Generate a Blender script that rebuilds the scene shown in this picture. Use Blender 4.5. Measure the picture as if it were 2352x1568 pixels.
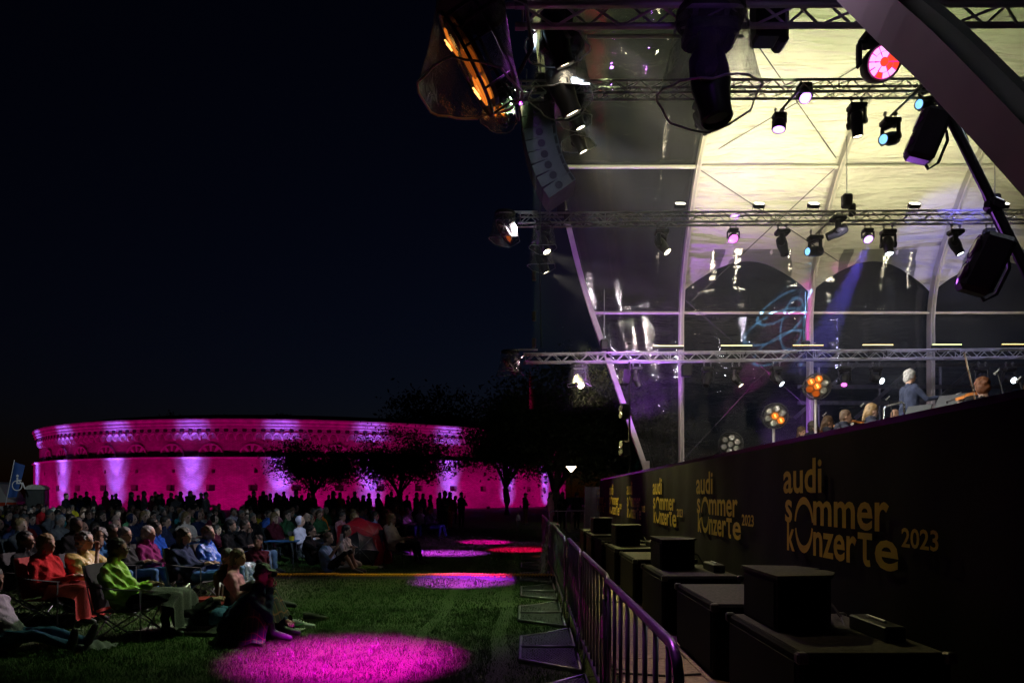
import bpy, math, random
import numpy as np
from mathutils import Vector, Matrix, noise
scene = bpy.context.scene
for o in list(bpy.data.objects): bpy.data.objects.remove(o)
col = scene.collection
R = math.radians
rng = random.Random(7)

# ------------------------------------------------------------------ camera, world, exposure
F, VX, VY, EYE = 1568.0, 1200.0, 1138.0, 1.65      # focal length and principal point of the (perspective-corrected) photograph
cd = bpy.data.cameras.new('camera'); cam = bpy.data.objects.new('camera', cd); col.objects.link(cam)
cam.location = (0, 0, EYE); cam.rotation_euler = (R(90), 0, 0)
cd.lens = 24.0; cd.sensor_width = 36.0; cd.shift_x = -24 / 2352; cd.shift_y = 354 / 2352
cd.clip_start = 0.05; cd.clip_end = 3000
scene.camera = cam

w = bpy.data.worlds.new('World'); scene.world = w; w.use_nodes = True
nt = w.node_tree; bg = nt.nodes['Background']
sky = nt.nodes.new('ShaderNodeTexSky'); sky.sky_type = 'NISHITA'; sky.sun_disc = False
sky.sun_elevation = R(-3.5); sky.sun_rotation = R(20); sky.air_density = 1.0; sky.dust_density = 0.4; sky.ozone_density = 3.0
nt.links.new(sky.outputs[0], bg.inputs[0]); bg.inputs[1].default_value = 0.045
vs = scene.view_settings; vs.view_transform = 'Standard'; vs.look = 'None'; vs.exposure = 0; vs.gamma = 1
scene.cycles.use_denoising = True
try:
    scene.cycles.denoiser = 'OPENIMAGEDENOISE'; scene.cycles.denoising_input_passes = 'RGB_ALBEDO_NORMAL'
except Exception: pass
try: scene.cycles.denoising_prefilter = 'ACCURATE'; scene.cycles.adaptive_threshold = .006
except Exception: pass
scene.cycles.max_bounces = 6; scene.cycles.diffuse_bounces = 2; scene.cycles.glossy_bounces = 3
scene.cycles.transparent_max_bounces = 14; scene.cycles.transmission_bounces = 4; scene.cycles.volume_bounces = 0
scene.cycles.caustics_reflective = False; scene.cycles.caustics_refractive = False
scene.cycles.sample_clamp_indirect = 4.0; scene.cycles.use_light_tree = True

def P(px, py, Y): return Vector(((px - VX) / F * Y, Y, EYE - (py - VY) / F * Y))
def G(px, py):
    Y = EYE * F / (py - VY); return Vector(((px - VX) / F * Y, Y, 0))

# ------------------------------------------------------------------ helpers
def tag(o, label=None, cat=None, group=None, kind=None):
    if label: o['label'] = label
    if cat: o['category'] = cat
    if group: o['group'] = group
    if kind: o['kind'] = kind
    return o
def empty(name, loc=(0, 0, 0), rz=0, label=None, cat=None, group=None):
    o = bpy.data.objects.new(name, None); col.objects.link(o); o.location = loc; o.rotation_euler = (0, 0, rz)
    o.empty_display_size = 0.1
    return tag(o, label, cat, group)
def put(name, me, parent=None, loc=(0, 0, 0), rot=(0, 0, 0), sc=None):
    o = bpy.data.objects.new(name, me); col.objects.link(o); o.location = loc; o.rotation_euler = rot
    if sc is not None: o.scale = sc if hasattr(sc, '__len__') else (sc, sc, sc)
    if parent is not None: o.parent = parent
    return o
def copy_tree(o, parent=None):
    c = o.copy(); col.objects.link(c); c.parent = parent
    for ch in list(o.children): copy_tree(ch, c)
    return c
def frame(d, up=None):
    d = Vector(d).normalized()
    up = Vector(up) if up is not None else Vector((0, 0, 1))
    if abs(d.dot(up)) > 0.98: up = Vector((1, 0, 0))
    s = d.cross(up).normalized(); u = s.cross(d).normalized()
    return d, s, u
class MB:
    def __init__(s): s.v = []; s.f = []; s.m = []
    def add(s, vs_, fs, m=0):
        b = len(s.v); s.v += [tuple(x) for x in vs_]
        for f in fs: s.f.append(tuple(b + i for i in f)); s.m.append(m)
        return s
    def face(s, pts, m=0): return s.add(pts, [tuple(range(len(pts)))], m)
    def box(s, c, sz, rot=None, m=0, top=1.0, topy=None):
        c = Vector(c); x, y, z = sz[0] / 2, sz[1] / 2, sz[2] / 2
        ty = top if topy is None else topy
        p = [Vector(q) for q in ((-x, -y, -z), (x, -y, -z), (x, y, -z), (-x, y, -z), (-x * top, -y * ty, z), (x * top, -y * ty, z), (x * top, y * ty, z), (-x * top, y * ty, z))]
        if rot is not None:
            M = rot if isinstance(rot, Matrix) else Matrix.Rotation(rot, 3, 'Z')
            p = [M @ q for q in p]
        return s.add([c + q for q in p], [(0, 3, 2, 1), (4, 5, 6, 7), (0, 1, 5, 4), (1, 2, 6, 5), (2, 3, 7, 6), (3, 0, 4, 7)], m)
    def cbox(s, c, sz, ch=0.01, rot=None, m=0):
        """box with chamfered edges"""
        c = Vector(c); hx, hy, hz = sz[0] / 2, sz[1] / 2, sz[2] / 2
        ch = min(ch, hx * .9, hy * .9, hz * .9); pts = []; idx = {}
        for sx in (-1, 1):
            for sy in (-1, 1):
                for sz_ in (-1, 1):
                    for k in range(3):
                        q = [sx * hx, sy * hy, sz_ * hz]
                        for j in range(3):
                            if j != k: q[j] -= (sx, sy, sz_)[j] * ch
                        idx[(sx, sy, sz_, k)] = len(pts); pts.append(Vector(q))
        fs = []
        for k in range(3):
            a, b = [j for j in range(3) if j != k]
            for sg in (-1, 1):
                f = []
                for (u, v) in ((-1, -1), (1, -1), (1, 1), (-1, 1)):
                    t = [0, 0, 0]; t[k] = sg; t[a] = u; t[b] = v; f.append(idx[(*t, k)])
                fs.append(f)
        for k in range(3):
            a, b = [j for j in range(3) if j != k]
            for u in (-1, 1):
                for v in (-1, 1):
                    t0 = [0, 0, 0]; t0[a] = u; t0[b] = v; t0[k] = -1; t1 = list(t0); t1[k] = 1
                    fs.append([idx[(*t0, a)], idx[(*t1, a)], idx[(*t1, b)], idx[(*t0, b)]])
        for sx in (-1, 1):
            for sy in (-1, 1):
                for sz_ in (-1, 1): fs.append([idx[(sx, sy, sz_, k)] for k in range(3)])
        out = []
        for f in fs:
            ctr = sum((pts[i] for i in f), Vector()) / len(f); nrm = (pts[f[1]] - pts[f[0]]).cross(pts[f[2]] - pts[f[0]])
            out.append(tuple(f) if nrm.dot(ctr) > 0 else tuple(reversed(f)))
        if rot is not None:
            M = rot if isinstance(rot, Matrix) else Matrix.Rotation(rot, 3, 'Z')
            pts = [M @ q for q in pts]
        return s.add([c + q for q in pts], out, m)
    def tube(s, p, q, r0, r1=None, n=8, m=0, caps=True):
        p, q = Vector(p), Vector(q); r1 = r0 if r1 is None else r1
        if (q - p).length < 1e-6: return s
        d, a, b = frame(q - p); vs_ = []
        for c, r in ((p, r0), (q, r1)):
            for i in range(n):
                t = 2 * math.pi * i / n; vs_.append(c + (a * math.cos(t) + b * math.sin(t)) * r)
        fs = [(i, (i + 1) % n, n + (i + 1) % n, n + i) for i in range(n)]
        if caps: fs += [tuple(reversed(range(n))), tuple(range(n, 2 * n))]
        return s.add(vs_, fs, m)
    def path(s, pts, r, n=6, m=0, caps=True):
        pts = [Vector(p) for p in pts]; vs_ = []; k = len(pts); pa = None
        for i, p in enumerate(pts):
            d = (pts[min(i + 1, k - 1)] - pts[max(i - 1, 0)]); d, a, b = frame(d)
            if pa is not None:
                a = (pa - d * pa.dot(d)).normalized(); b = d.cross(a)
            pa = a; rr = r[i] if hasattr(r, '__len__') else r
            for j in range(n):
                t = 2 * math.pi * j / n; vs_.append(p + (a * math.cos(t) + b * math.sin(t)) * rr)
        fs = [(i * n + j, i * n + (j + 1) % n, (i + 1) * n + (j + 1) % n, (i + 1) * n + j) for i in range(k - 1) for j in range(n)]
        if caps: fs += [tuple(reversed(range(n))), tuple(range((k - 1) * n, k * n))]
        return s.add(vs_, fs, m)
    def beam(s, pts, wd, hg, side=(1, 0, 0), m=0):
        """rectangular section swept along pts; wd along side, hg across"""
        pts = [Vector(p) for p in pts]; k = len(pts); vs_ = []
        for i, p in enumerate(pts):
            d = (pts[min(i + 1, k - 1)] - pts[max(i - 1, 0)]).normalized(); a = Vector(side); a = (a - d * a.dot(d)).normalized(); b = d.cross(a)
            vs_ += [p + a * wd / 2 + b * hg / 2, p - a * wd / 2 + b * hg / 2, p - a * wd / 2 - b * hg / 2, p + a * wd / 2 - b * hg / 2]
        fs = [(i * 4 + j, i * 4 + (j + 1) % 4, (i + 1) * 4 + (j + 1) % 4, (i + 1) * 4 + j) for i in range(k - 1) for j in range(4)]
        return s.add(vs_, fs + [(3, 2, 1, 0), tuple(range(4 * k - 4, 4 * k))], m)
    def lathe(s, prof, n=16, o=(0, 0, 0), axis=(0, 0, 1), m=0, arc=2 * math.pi, caps=False):
        o = Vector(o); d, a, b = frame(axis); vs_ = []; full = abs(arc - 2 * math.pi) < 1e-6
        c = n if full else n + 1
        for r, z in prof:
            for i in range(c):
                t = arc * i / n; vs_.append(o + d * z + (a * math.cos(t) + b * math.sin(t)) * r)
        fs = [(k * c + i, k * c + (i + 1) % c, (k + 1) * c + (i + 1) % c, (k + 1) * c + i) for k in range(len(prof) - 1) for i in range(n)]
        if caps: fs += [tuple(reversed(range(c))), tuple(range((len(prof) - 1) * c, len(prof) * c))]
        return s.add(vs_, fs, m)
    def ell(s, c, rad, rot=None, nu=10, nv=7, m=0):
        c = Vector(c); vs_ = []; fs = []
        for j in range(nv + 1):
            ph = math.pi * j / nv
            for i in range(nu):
                t = 2 * math.pi * i / nu
                q = Vector((rad[0] * math.sin(ph) * math.cos(t), rad[1] * math.sin(ph) * math.sin(t), rad[2] * math.cos(ph)))
                vs_.append(c + (rot @ q if rot is not None else q))
        for j in range(nv):
            for i in range(nu): fs.append((j * nu + i, (j + 1) * nu + i, (j + 1) * nu + (i + 1) % nu, j * nu + (i + 1) % nu))
        return s.add(vs_, fs, m)
    def prism(s, poly, h, o=(0, 0, 0), ax=((1, 0, 0), (0, 1, 0), (0, 0, 1)), m=0):
        o = Vector(o); a, b, c = (Vector(x) for x in ax); n = len(poly)
        lo = [o + a * x + b * y for x, y in poly]; hi = [q + c * h for q in lo]
        return s.add(lo + hi, [tuple(reversed(range(n))), tuple(range(n, 2 * n))] + [(i, (i + 1) % n, n + (i + 1) % n, n + i) for i in range(n)], m)
    def grid(s, nu, nv, fn, m=0):
        vs_ = [fn(i / nu, j / nv) for j in range(nv + 1) for i in range(nu + 1)]
        return s.add(vs_, [(j * (nu + 1) + i, j * (nu + 1) + i + 1, (j + 1) * (nu + 1) + i + 1, (j + 1) * (nu + 1) + i) for j in range(nv) for i in range(nu)], m)
    def mesh(s, name, mats, smooth=False):
        me = bpy.data.meshes.new(name); me.from_pydata(s.v, [], s.f)
        for mt in (mats if isinstance(mats, (list, tuple)) else [mats]): me.materials.append(mt)
        if any(s.m): me.polygons.foreach_set('material_index', s.m)
        if smooth: me.polygons.foreach_set('use_smooth', [True] * len(s.f))
        me.update(); return me
    def build(s, name, mats, parent=None, smooth=False, loc=(0, 0, 0), rot=(0, 0, 0)):
        return put(name, s.mesh(name, mats, smooth), parent, loc, rot)
def sharp(me, ang=40):
    try: me.set_sharp_from_angle(angle=R(ang))
    except Exception: pass
    return me
def spot(loc, target, W, rgb, deg, blend=0.3, rad=0.06, parent=None, name='lamp'):
    l = bpy.data.lights.new(name, 'SPOT'); l.energy = W; l.color = rgb; l.spot_size = R(deg); l.spot_blend = blend; l.shadow_soft_size = rad
    o = bpy.data.objects.new(name, l); col.objects.link(o); o.location = loc
    o.rotation_euler = (Vector(target) - Vector(loc)).to_track_quat('-Z', 'Y').to_euler()
    return o

# ------------------------------------------------------------------ materials
MT = {}
def mat(name, rgb, rough=0.6, metal=0.0, var=0.25, scale=8.0, bump=0.0, bscale=None, spec=0.5, coat=0.0, stretch=None, sheen=0.0):
    if name in MT: return MT[name]
    m = bpy.data.materials.new(name); m.use_nodes = True; n = m.node_tree.nodes; L = m.node_tree.links
    b = n['Principled BSDF']; b.inputs['Roughness'].default_value = rough; b.inputs['Metallic'].default_value = metal
    b.inputs['Specular IOR Level'].default_value = spec; b.inputs['Coat Weight'].default_value = coat; b.inputs['Sheen Weight'].default_value = sheen
    tc = n.new('ShaderNodeTexCoord'); vec = tc.outputs['Object']
    if stretch:
        mp = n.new('ShaderNodeMapping'); mp.inputs['Scale'].default_value = stretch; L.new(vec, mp.inputs[0]); vec = mp.outputs[0]
    nz = n.new('ShaderNodeTexNoise'); nz.inputs['Scale'].default_value = scale; nz.inputs['Detail'].default_value = 5; L.new(vec, nz.inputs['Vector'])
    cr = n.new('ShaderNodeValToRGB'); cr.color_ramp.elements[0].position = 0.3; cr.color_ramp.elements[1].position = 0.7
    lo = [max(0, c * (1 - var)) for c in rgb]; hi = [min(1, c * (1 + var * 0.6)) for c in rgb]
    cr.color_ramp.elements[0].color = (*lo, 1); cr.color_ramp.elements[1].color = (*hi, 1)
    L.new(nz.outputs[0], cr.inputs[0]); L.new(cr.outputs[0], b.inputs['Base Color'])
    if bump > 0:
        n2 = n.new('ShaderNodeTexNoise'); n2.inputs['Scale'].default_value = bscale or scale * 3; n2.inputs['Detail'].default_value = 4; L.new(vec, n2.inputs['Vector'])
        bp = n.new('ShaderNodeBump'); bp.inputs['Strength'].default_value = bump; bp.inputs['Distance'].default_value = 0.03
        L.new(n2.outputs[0], bp.inputs['Height']); L.new(bp.outputs[0], b.inputs['Normal'])
    MT[name] = m; return m
def glow(name, rgb, st):
    if name in MT: return MT[name]
    m = bpy.data.materials.new(name); m.use_nodes = True; n = m.node_tree.nodes; b = n['Principled BSDF']
    b.inputs['Base Color'].default_value = (*[c * .3 for c in rgb], 1); b.inputs['Roughness'].default_value = .2
    b.inputs['Emission Color'].default_value = (*rgb, 1); b.inputs['Emission Strength'].default_value = st
    MT[name] = m; return m
def film(name, tint, mixt, dif, rough, bscale, bump, stretch=(1, 1, 1), dcol=(.4, .4, .4), ior=1.5):
    """clear plastic film: see-through, glossy, wrinkled, slightly dusty"""
    if name in MT: return MT[name]
    m = bpy.data.materials.new(name); m.use_nodes = True; n = m.node_tree.nodes; L = m.node_tree.links; n.remove(n['Principled BSDF'])
    tr = n.new('ShaderNodeBsdfTransparent'); tr.inputs[0].default_value = (*tint, 1)
    gl = n.new('ShaderNodeBsdfGlossy'); gl.inputs['Roughness'].default_value = rough; gl.inputs['Color'].default_value = (.8, .8, .8, 1)
    df = n.new('ShaderNodeBsdfDiffuse'); df.inputs[0].default_value = (*dcol, 1)
    tc = n.new('ShaderNodeTexCoord'); mp = n.new('ShaderNodeMapping'); mp.inputs['Scale'].default_value = stretch; L.new(tc.outputs['Object'], mp.inputs[0])
    nz = n.new('ShaderNodeTexNoise'); nz.inputs['Scale'].default_value = bscale; nz.inputs['Detail'].default_value = 6; nz.inputs['Distortion'].default_value = .6; L.new(mp.outputs[0], nz.inputs['Vector'])
    bp = n.new('ShaderNodeBump'); bp.inputs['Strength'].default_value = bump; bp.inputs['Distance'].default_value = .08; L.new(nz.outputs[0], bp.inputs['Height'])
    L.new(bp.outputs[0], gl.inputs['Normal']); L.new(bp.outputs[0], df.inputs['Normal'])
    lw = n.new('ShaderNodeLayerWeight'); lw.inputs[0].default_value = .5; L.new(bp.outputs[0], lw.inputs['Normal']); fr = n.new('ShaderNodeMath'); fr.operation = 'POWER'; fr.inputs[1].default_value = 3.0; L.new(lw.outputs['Facing'], fr.inputs[0])
    ma = n.new('ShaderNodeMath'); ma.operation = 'MULTIPLY_ADD'; ma.inputs[1].default_value = .6; ma.inputs[2].default_value = mixt; L.new(fr.outputs[0], ma.inputs[0]); ma.use_clamp = True
    nd = n.new('ShaderNodeTexNoise'); nd.inputs['Scale'].default_value = bscale * .45; nd.inputs['Detail'].default_value = 9; nd.inputs['Roughness'].default_value = .7; nd.inputs['Distortion'].default_value = 1.2; L.new(mp.outputs[0], nd.inputs['Vector'])   # smudges and dried drops
    mr = n.new('ShaderNodeMapRange'); mr.inputs['From Min'].default_value = .35; mr.inputs['From Max'].default_value = .7; mr.inputs['To Min'].default_value = dif * .35; mr.inputs['To Max'].default_value = dif * 1.9; L.new(nd.outputs[0], mr.inputs['Value'])
    m1 = n.new('ShaderNodeMixShader'); L.new(mr.outputs[0], m1.inputs[0]); L.new(tr.outputs[0], m1.inputs[1]); L.new(df.outputs[0], m1.inputs[2])
    m2 = n.new('ShaderNodeMixShader'); L.new(ma.outputs[0], m2.inputs[0]); L.new(m1.outputs[0], m2.inputs[1]); L.new(gl.outputs[0], m2.inputs[2])
    L.new(m2.outputs[0], n['Material Output'].inputs['Surface']); MT[name] = m; return m
ALU = mat('aluminium', (.66, .66, .67), .38, .35, .15, 6)
STEEL = mat('galvanised steel', (.42, .42, .44), .38, .85, .3, 14, .05)
BLK = mat('black powder coat', (.018, .018, .02), .45, 0, .3, 9, .08, 60)
BLKG = mat('black housing', (.022, .023, .026), .38, 0, .25, 5)
RUB = mat('black rubber', (.02, .02, .021), .75, 0, .3, 12, .1)
RIB = mat('cream coated profile', (.66, .62, .54), .42, .1, .12, 3)
CLEAR = film('clear rain cover plastic', (.95, .96, .97), .09, .08, .07, 5, .7, dcol=(.6, .62, .65), ior=1.22)
FOIL = film('clear window foil', (.62, .64, .64), .13, .06, .035, 1.5, .46, (.55, .55, 2.6), (.36, .37, .33), 1.5)
DECK = mat('stage deck black', (.03, .03, .032), .55, 0, .3, 4)
# ------------------------------------------------------------------ ground
def grass_mat():
    m = bpy.data.materials.new('lawn'); m.use_nodes = True; n = m.node_tree.nodes; L = m.node_tree.links; b = n['Principled BSDF']
    b.inputs['Roughness'].default_value = .75; b.inputs['Specular IOR Level'].default_value = .25
    tc = n.new('ShaderNodeTexCoord')
    n1 = n.new('ShaderNodeTexNoise'); n1.inputs['Scale'].default_value = .9; n1.inputs['Detail'].default_value = 8; L.new(tc.outputs['Object'], n1.inputs['Vector'])
    cr = n.new('ShaderNodeValToRGB'); e = cr.color_ramp.elements; e[0].position = .3; e[0].color = (.035, .06, .012, 1); e[1].position = .72; e[1].color = (.075, .115, .028, 1)
    L.new(n1.outputs[0], cr.inputs[0])
    n2 = n.new('ShaderNodeTexNoise'); n2.inputs['Scale'].default_value = 45; n2.inputs['Detail'].default_value = 6; L.new(tc.outputs['Object'], n2.inputs['Vector'])
    mx = n.new('ShaderNodeMixRGB'); mx.blend_type = 'MULTIPLY'; mx.inputs[0].default_value = .75; L.new(cr.outputs[0], mx.inputs[1])
    c2 = n.new('ShaderNodeValToRGB'); c2.color_ramp.elements[0].position = .35; c2.color_ramp.elements[0].color = (.35, .35, .3, 1); c2.color_ramp.elements[1].position = .65
    L.new(n2.outputs[0], c2.inputs[0]); L.new(c2.outputs[0], mx.inputs[2]); L.new(mx.outputs[0], b.inputs['Base Color'])
    bp = n.new('ShaderNodeBump'); bp.inputs['Strength'].default_value = .9; bp.inputs['Distance'].default_value = .04; L.new(n2.outputs[0], bp.inputs['Height']); L.new(bp.outputs[0], b.inputs['Normal'])
    return m
LAWN = grass_mat()
mb = MB(); mb.grid(60, 60, lambda u, v: (-400 + 800 * u, -60 + 800 * v, 0))
tag(mb.build('ground', LAWN), kind='structure')

def blades(name, zones, seed):
    r = np.random.default_rng(seed); V = []
    for (n, y0, y1, xmax, h0, h1, wd) in zones:
        y = np.sqrt(r.random(n) * (y1 ** 2 - y0 ** 2) + y0 ** 2); x = -.78 * y - .1 + r.random(n) * (xmax + .78 * y + .1)
        # turf grows in tufts and is thinned along two bands in place of dark shadow lines
        tf = np.sin(x * 9.1 + np.sin(y * 7.7) * 1.7) * np.sin(y * 8.3 + np.sin(x * 6.1) * 1.9)
        keep = r.random(n) < .62 + .38 * tf
        for tx, tw in ((-.25, .09), (-1.15, .08)):
            keep &= ~((np.abs(x - tx - .03 * np.sin(y * 2.1)) < tw) & (r.random(n) < .8))
        x, y = x[keep], y[keep]; k = len(x)
        h = h0 + (h1 - h0) * r.random(k) ** 2.2 * (1 + .5 * tf[keep]); a = r.random(k) * 6.283; ln = r.random(k) * .9; la = r.random(k) * 6.283
        ca, sa = np.cos(a) * wd, np.sin(a) * wd
        p0 = np.stack([x - ca, y - sa, np.zeros(k)], 1); p1 = np.stack([x + ca, y + sa, np.zeros(k)], 1)
        p2 = np.stack([x + np.cos(la) * h * ln, y + np.sin(la) * h * ln, h], 1)
        V.append(np.stack([p0, p1, p2], 1).reshape(-1, 3))
    V = np.concatenate(V); nf = len(V) // 3
    me = bpy.data.meshes.new(name); me.vertices.add(len(V)); me.vertices.foreach_set('co', V.ravel())
    me.loops.add(len(V)); me.loops.foreach_set('vertex_index', np.arange(len(V), dtype=np.int32))
    me.polygons.add(nf); me.polygons.foreach_set('loop_start', np.arange(0, len(V), 3, dtype=np.int32)); me.polygons.foreach_set('loop_total', np.full(nf, 3, dtype=np.int32))
    me.update(); me.validate(); return me
BLADE = mat('grass blade', (.05, .125, .022), .5, 0, .55, 3, spec=.4)
gm = blades('grass', [(150000, 4.2, 10, .62, .018, .055, .0035), (95000, 10, 19, .62, .022, .06, .006), (50000, 19, 34, .6, .03, .08, .012)], 3)
gm.materials.append(BLADE); tag(put('grass', gm), 'short green lawn grass in front of the barrier', 'grass', kind='stuff')

# ------------------------------------------------------------------ round brick fort
FTH = R(-16); FD, FR = 85.0, 43.0
fdir = Vector((math.sin(FTH), math.cos(FTH), 0)); fperp = Vector((fdir.y, -fdir.x, 0)); FC = fdir * (FD + FR)
def fp(phi, r, z): q = FC + (-fdir * math.cos(phi) + fperp * math.sin(phi)) * r; return Vector((q.x, q.y, z))
def fpx(phi, r=FR): q = fp(phi, r, 0); return VX + q.x / q.y * F
def phi_at(px, r=FR):
    lo, hi = R(-68), R(72)
    for _ in range(50):
        mid = (lo + hi) / 2
        if fpx(mid, r) < px: lo = mid
        else: hi = mid
    return lo
BRICK = bpy.data.materials.new('fort brick'); BRICK.use_nodes = True
_n = BRICK.node_tree.nodes; _L = BRICK.node_tree.links; _b = _n['Principled BSDF']; _b.inputs['Roughness'].default_value = .85
_uv = _n.new('ShaderNodeAttribute'); _uv.attribute_name = 'UVMap'
_br = _n.new('ShaderNodeTexBrick'); _br.inputs['Scale'].default_value = 1.0; _br.inputs['Brick Width'].default_value = .38; _br.inputs['Row Height'].default_value = .13; _br.inputs['Mortar Size'].default_value = .018
_br.inputs['Color1'].default_value = (.38, .31, .25, 1); _br.inputs['Color2'].default_value = (.54, .46, .38, 1); _br.inputs['Mortar'].default_value = (.22, .19, .16, 1)
_L.new(_uv.outputs['Vector'], _br.inputs['Vector'])
_nz = _n.new('ShaderNodeTexNoise'); _nz.inputs['Scale'].default_value = .5; _nz.inputs['Detail'].default_value = 8; _L.new(_uv.outputs['Vector'], _nz.inputs['Vector'])
_cr = _n.new('ShaderNodeValToRGB'); _cr.color_ramp.elements[0].position = .3; _cr.color_ramp.elements[0].color = (.42, .42, .42, 1); _cr.color_ramp.elements[1].position = .7
_L.new(_nz.outputs[0], _cr.inputs[0])
_mx = _n.new('ShaderNodeMixRGB'); _mx.blend_type = 'MULTIPLY'; _mx.inputs[0].default_value = .8; _L.new(_br.outputs[0], _mx.inputs[1]); _L.new(_cr.outputs[0], _mx.inputs[2]); _L.new(_mx.outputs[0], _b.inputs['Base Color'])
_bp = _n.new('ShaderNodeBump'); _bp.inputs['Strength'].default_value = .6; _bp.inputs['Distance'].default_value = .05; _L.new(_br.outputs['Fac'], _bp.inputs['Height']); _bp.invert = True; _L.new(_bp.outputs[0], _b.inputs['Normal'])
STONE = mat('fort stone trim', (.48, .43, .37), .8, 0, .3, 1.5, .3, 6)
DARKIN = mat('fort interior and recess shade', (.03, .025, .02), .9)
EARTH = mat('fort roof turf', (.03, .04, .018), .95, 0, .4, .4, .5, 2)
A0, A1 = R(-70), R(76)
def fort_wall(name, r, z0, z1, holes, depth, parent):
    """curved wall with real recessed openings: holes = (phi0, phi1, za, zb)"""
    ps = sorted({A0 + (A1 - A0) * i / 150 for i in range(151)} | {h[0] for h in holes} | {h[1] for h in holes})
    zs = sorted({z0, z1} | {h[2] for h in holes} | {h[3] for h in holes})
    vs_ = []; fs = []; ms = []; uvs = []
    def q(pts, m):
        b = len(vs_); vs_.extend(tuple(fp(*p)) for p in pts); fs.append((b, b + 1, b + 2, b + 3)); ms.append(m); uvs.extend((p[0] * r + (r - p[1]), p[2]) for p in pts)
    for i in range(len(ps) - 1):
        for j in range(len(zs) - 1):
            pc, zc = (ps[i] + ps[i + 1]) / 2, (zs[j] + zs[j + 1]) / 2
            if any(h[0] < pc < h[1] and h[2] < zc < h[3] for h in holes): continue
            q([(ps[i], r, zs[j]), (ps[i + 1], r, zs[j]), (ps[i + 1], r, zs[j + 1]), (ps[i], r, zs[j + 1])], 0)
    for a, b_, za, zb in holes:
        ri = r - depth
        q([(a, r, za), (a, r, zb), (a, ri, zb), (a, ri, za)], 0); q([(b_, ri, za), (b_, ri, zb), (b_, r, zb), (b_, r, za)], 0)
        q([(a, r, za), (a, ri, za), (b_, ri, za), (b_, r, za)], 0); q([(a, ri, zb), (a, r, zb), (b_, r, zb), (b_, ri, zb)], 0)
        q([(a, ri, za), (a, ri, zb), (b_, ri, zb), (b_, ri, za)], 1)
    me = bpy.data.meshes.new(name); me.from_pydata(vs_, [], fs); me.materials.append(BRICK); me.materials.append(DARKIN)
    me.polygons.foreach_set('material_index', ms); uv = me.uv_layers.new(name='UVMap'); uv.data.foreach_set('uv', np.array(uvs, dtype=np.float32).ravel())
    me.update(); return put(name, me, parent)
fort = empty('brick_fort', fp(0, FR, 0), 0, 'long round brick fort lit magenta and violet behind the crowd', 'fort'); fort.location = (0, 0, 0)
RU = 42.3
step = 4.85 / RU; pw = phi_at(580, RU); kmin = math.ceil((A0 - pw) / step); wins = [pw + k * step for k in range(kmin, 40) if A0 + .05 < pw + k * step < R(70)]
slits = [(p + step * .12 - .22 / FR, p + step * .12 + .22 / FR, 4.35, 4.78) for p in wins]
bigs = [(p + step * .06 - .55 / FR, p + step * .06 + .5 / FR, 2.25, 2.95) for p in wins]
fort_wall('lower_wall', FR, -1, 6.0, slits + bigs, .7, fort)
fort_wall('upper_wall', RU, 6.0, 9.7, [(p - .58 / RU, p + .58 / RU, 6.3, 6.95) for p in wins], .9, fort)
def ring(prof, name, m):
    g = MB(); k = len(prof) - 1
    for t in range(k):
        (ra, za), (rb, zb) = prof[t], prof[t + 1]
        g.grid(150, 1, lambda u, v: fp(A0 + (A1 - A0) * u, ra + (rb - ra) * v, za + (zb - za) * v))
    return g.build(name, m, fort)
ring([(FR, 6.0), (FR + .16, 6.03), (FR + .16, 6.2), (RU - .1, 6.3)], 'string_course', STONE)
ring([(RU + .42, 9.62), (RU + .55, 9.66), (RU + .55, 9.95), (RU + .68, 10.05), (RU + .68, 10.3), (RU + .85, 10.5), (RU + .85, 10.68), (RU + .3, 10.72)], 'cornice', STONE)
ring([(RU + .3, 10.7), (RU - 4, 11.7), (RU - 16, 12.4), (1, 12.6)], 'roof', EARTH)
# corbel frieze: one bay = spandrel with a round-headed opening, shared mesh
arc = [(-.53, 0), (-.53, 1.02), (.53, 1.02), (.53, 0), (.40, 0)] + [(.40 * math.cos(t), .40 * math.sin(t)) for t in [math.pi * i / 8 for i in range(9)]]
arc = arc[:4] + [(.38 * math.cos(math.pi * i / 8), .42 * math.sin(math.pi * i / 8)) for i in range(9)]
g = MB(); g.prism(arc, .42, (0, 0, 0), ((1, 0, 0), (0, 0, 1), (0, 1, 0)))
g.box((-.53, .24, -.1), (.24, .5, .2)); g.box((-.53, .17, -.28), (.19, .34, .17))
ringpts = [(.52 * math.cos(math.pi * i / 8), .54 * math.sin(math.pi * i / 8)) for i in range(9)] + [(.38 * math.cos(math.pi * i / 8), .42 * math.sin(math.pi * i / 8)) for i in range(8, -1, -1)]
g.prism(ringpts, .07, (0, .421, 0), ((1, 0, 0), (0, 0, 1), (0, 1, 0)))
g.prism([(-.19, .55), (.19, .55), (.3, .75), (.19, .93), (-.19, .93), (-.3, .75)], .03, (.53, .42, 0), ((1, 0, 0), (0, 0, 1), (0, 1, 0)), 1)  # raised dark hexagon, the shade of a recess put into the colour
cm = g.mesh('corbel_arch', [STONE, DARKIN]); cstep = 1.06 / RU
for i in range(int((A1 - A0) / cstep)):
    ph = A0 + cstep * (i + .5)
    if fpx(ph) > 1330 or ph < R(-66): continue
    q = fp(ph, RU, 8.62); nrm = (q - FC); put('corbel_arch', cm, fort, q, (0, 0, math.atan2(nrm.y, nrm.x) - math.pi / 2))
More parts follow.
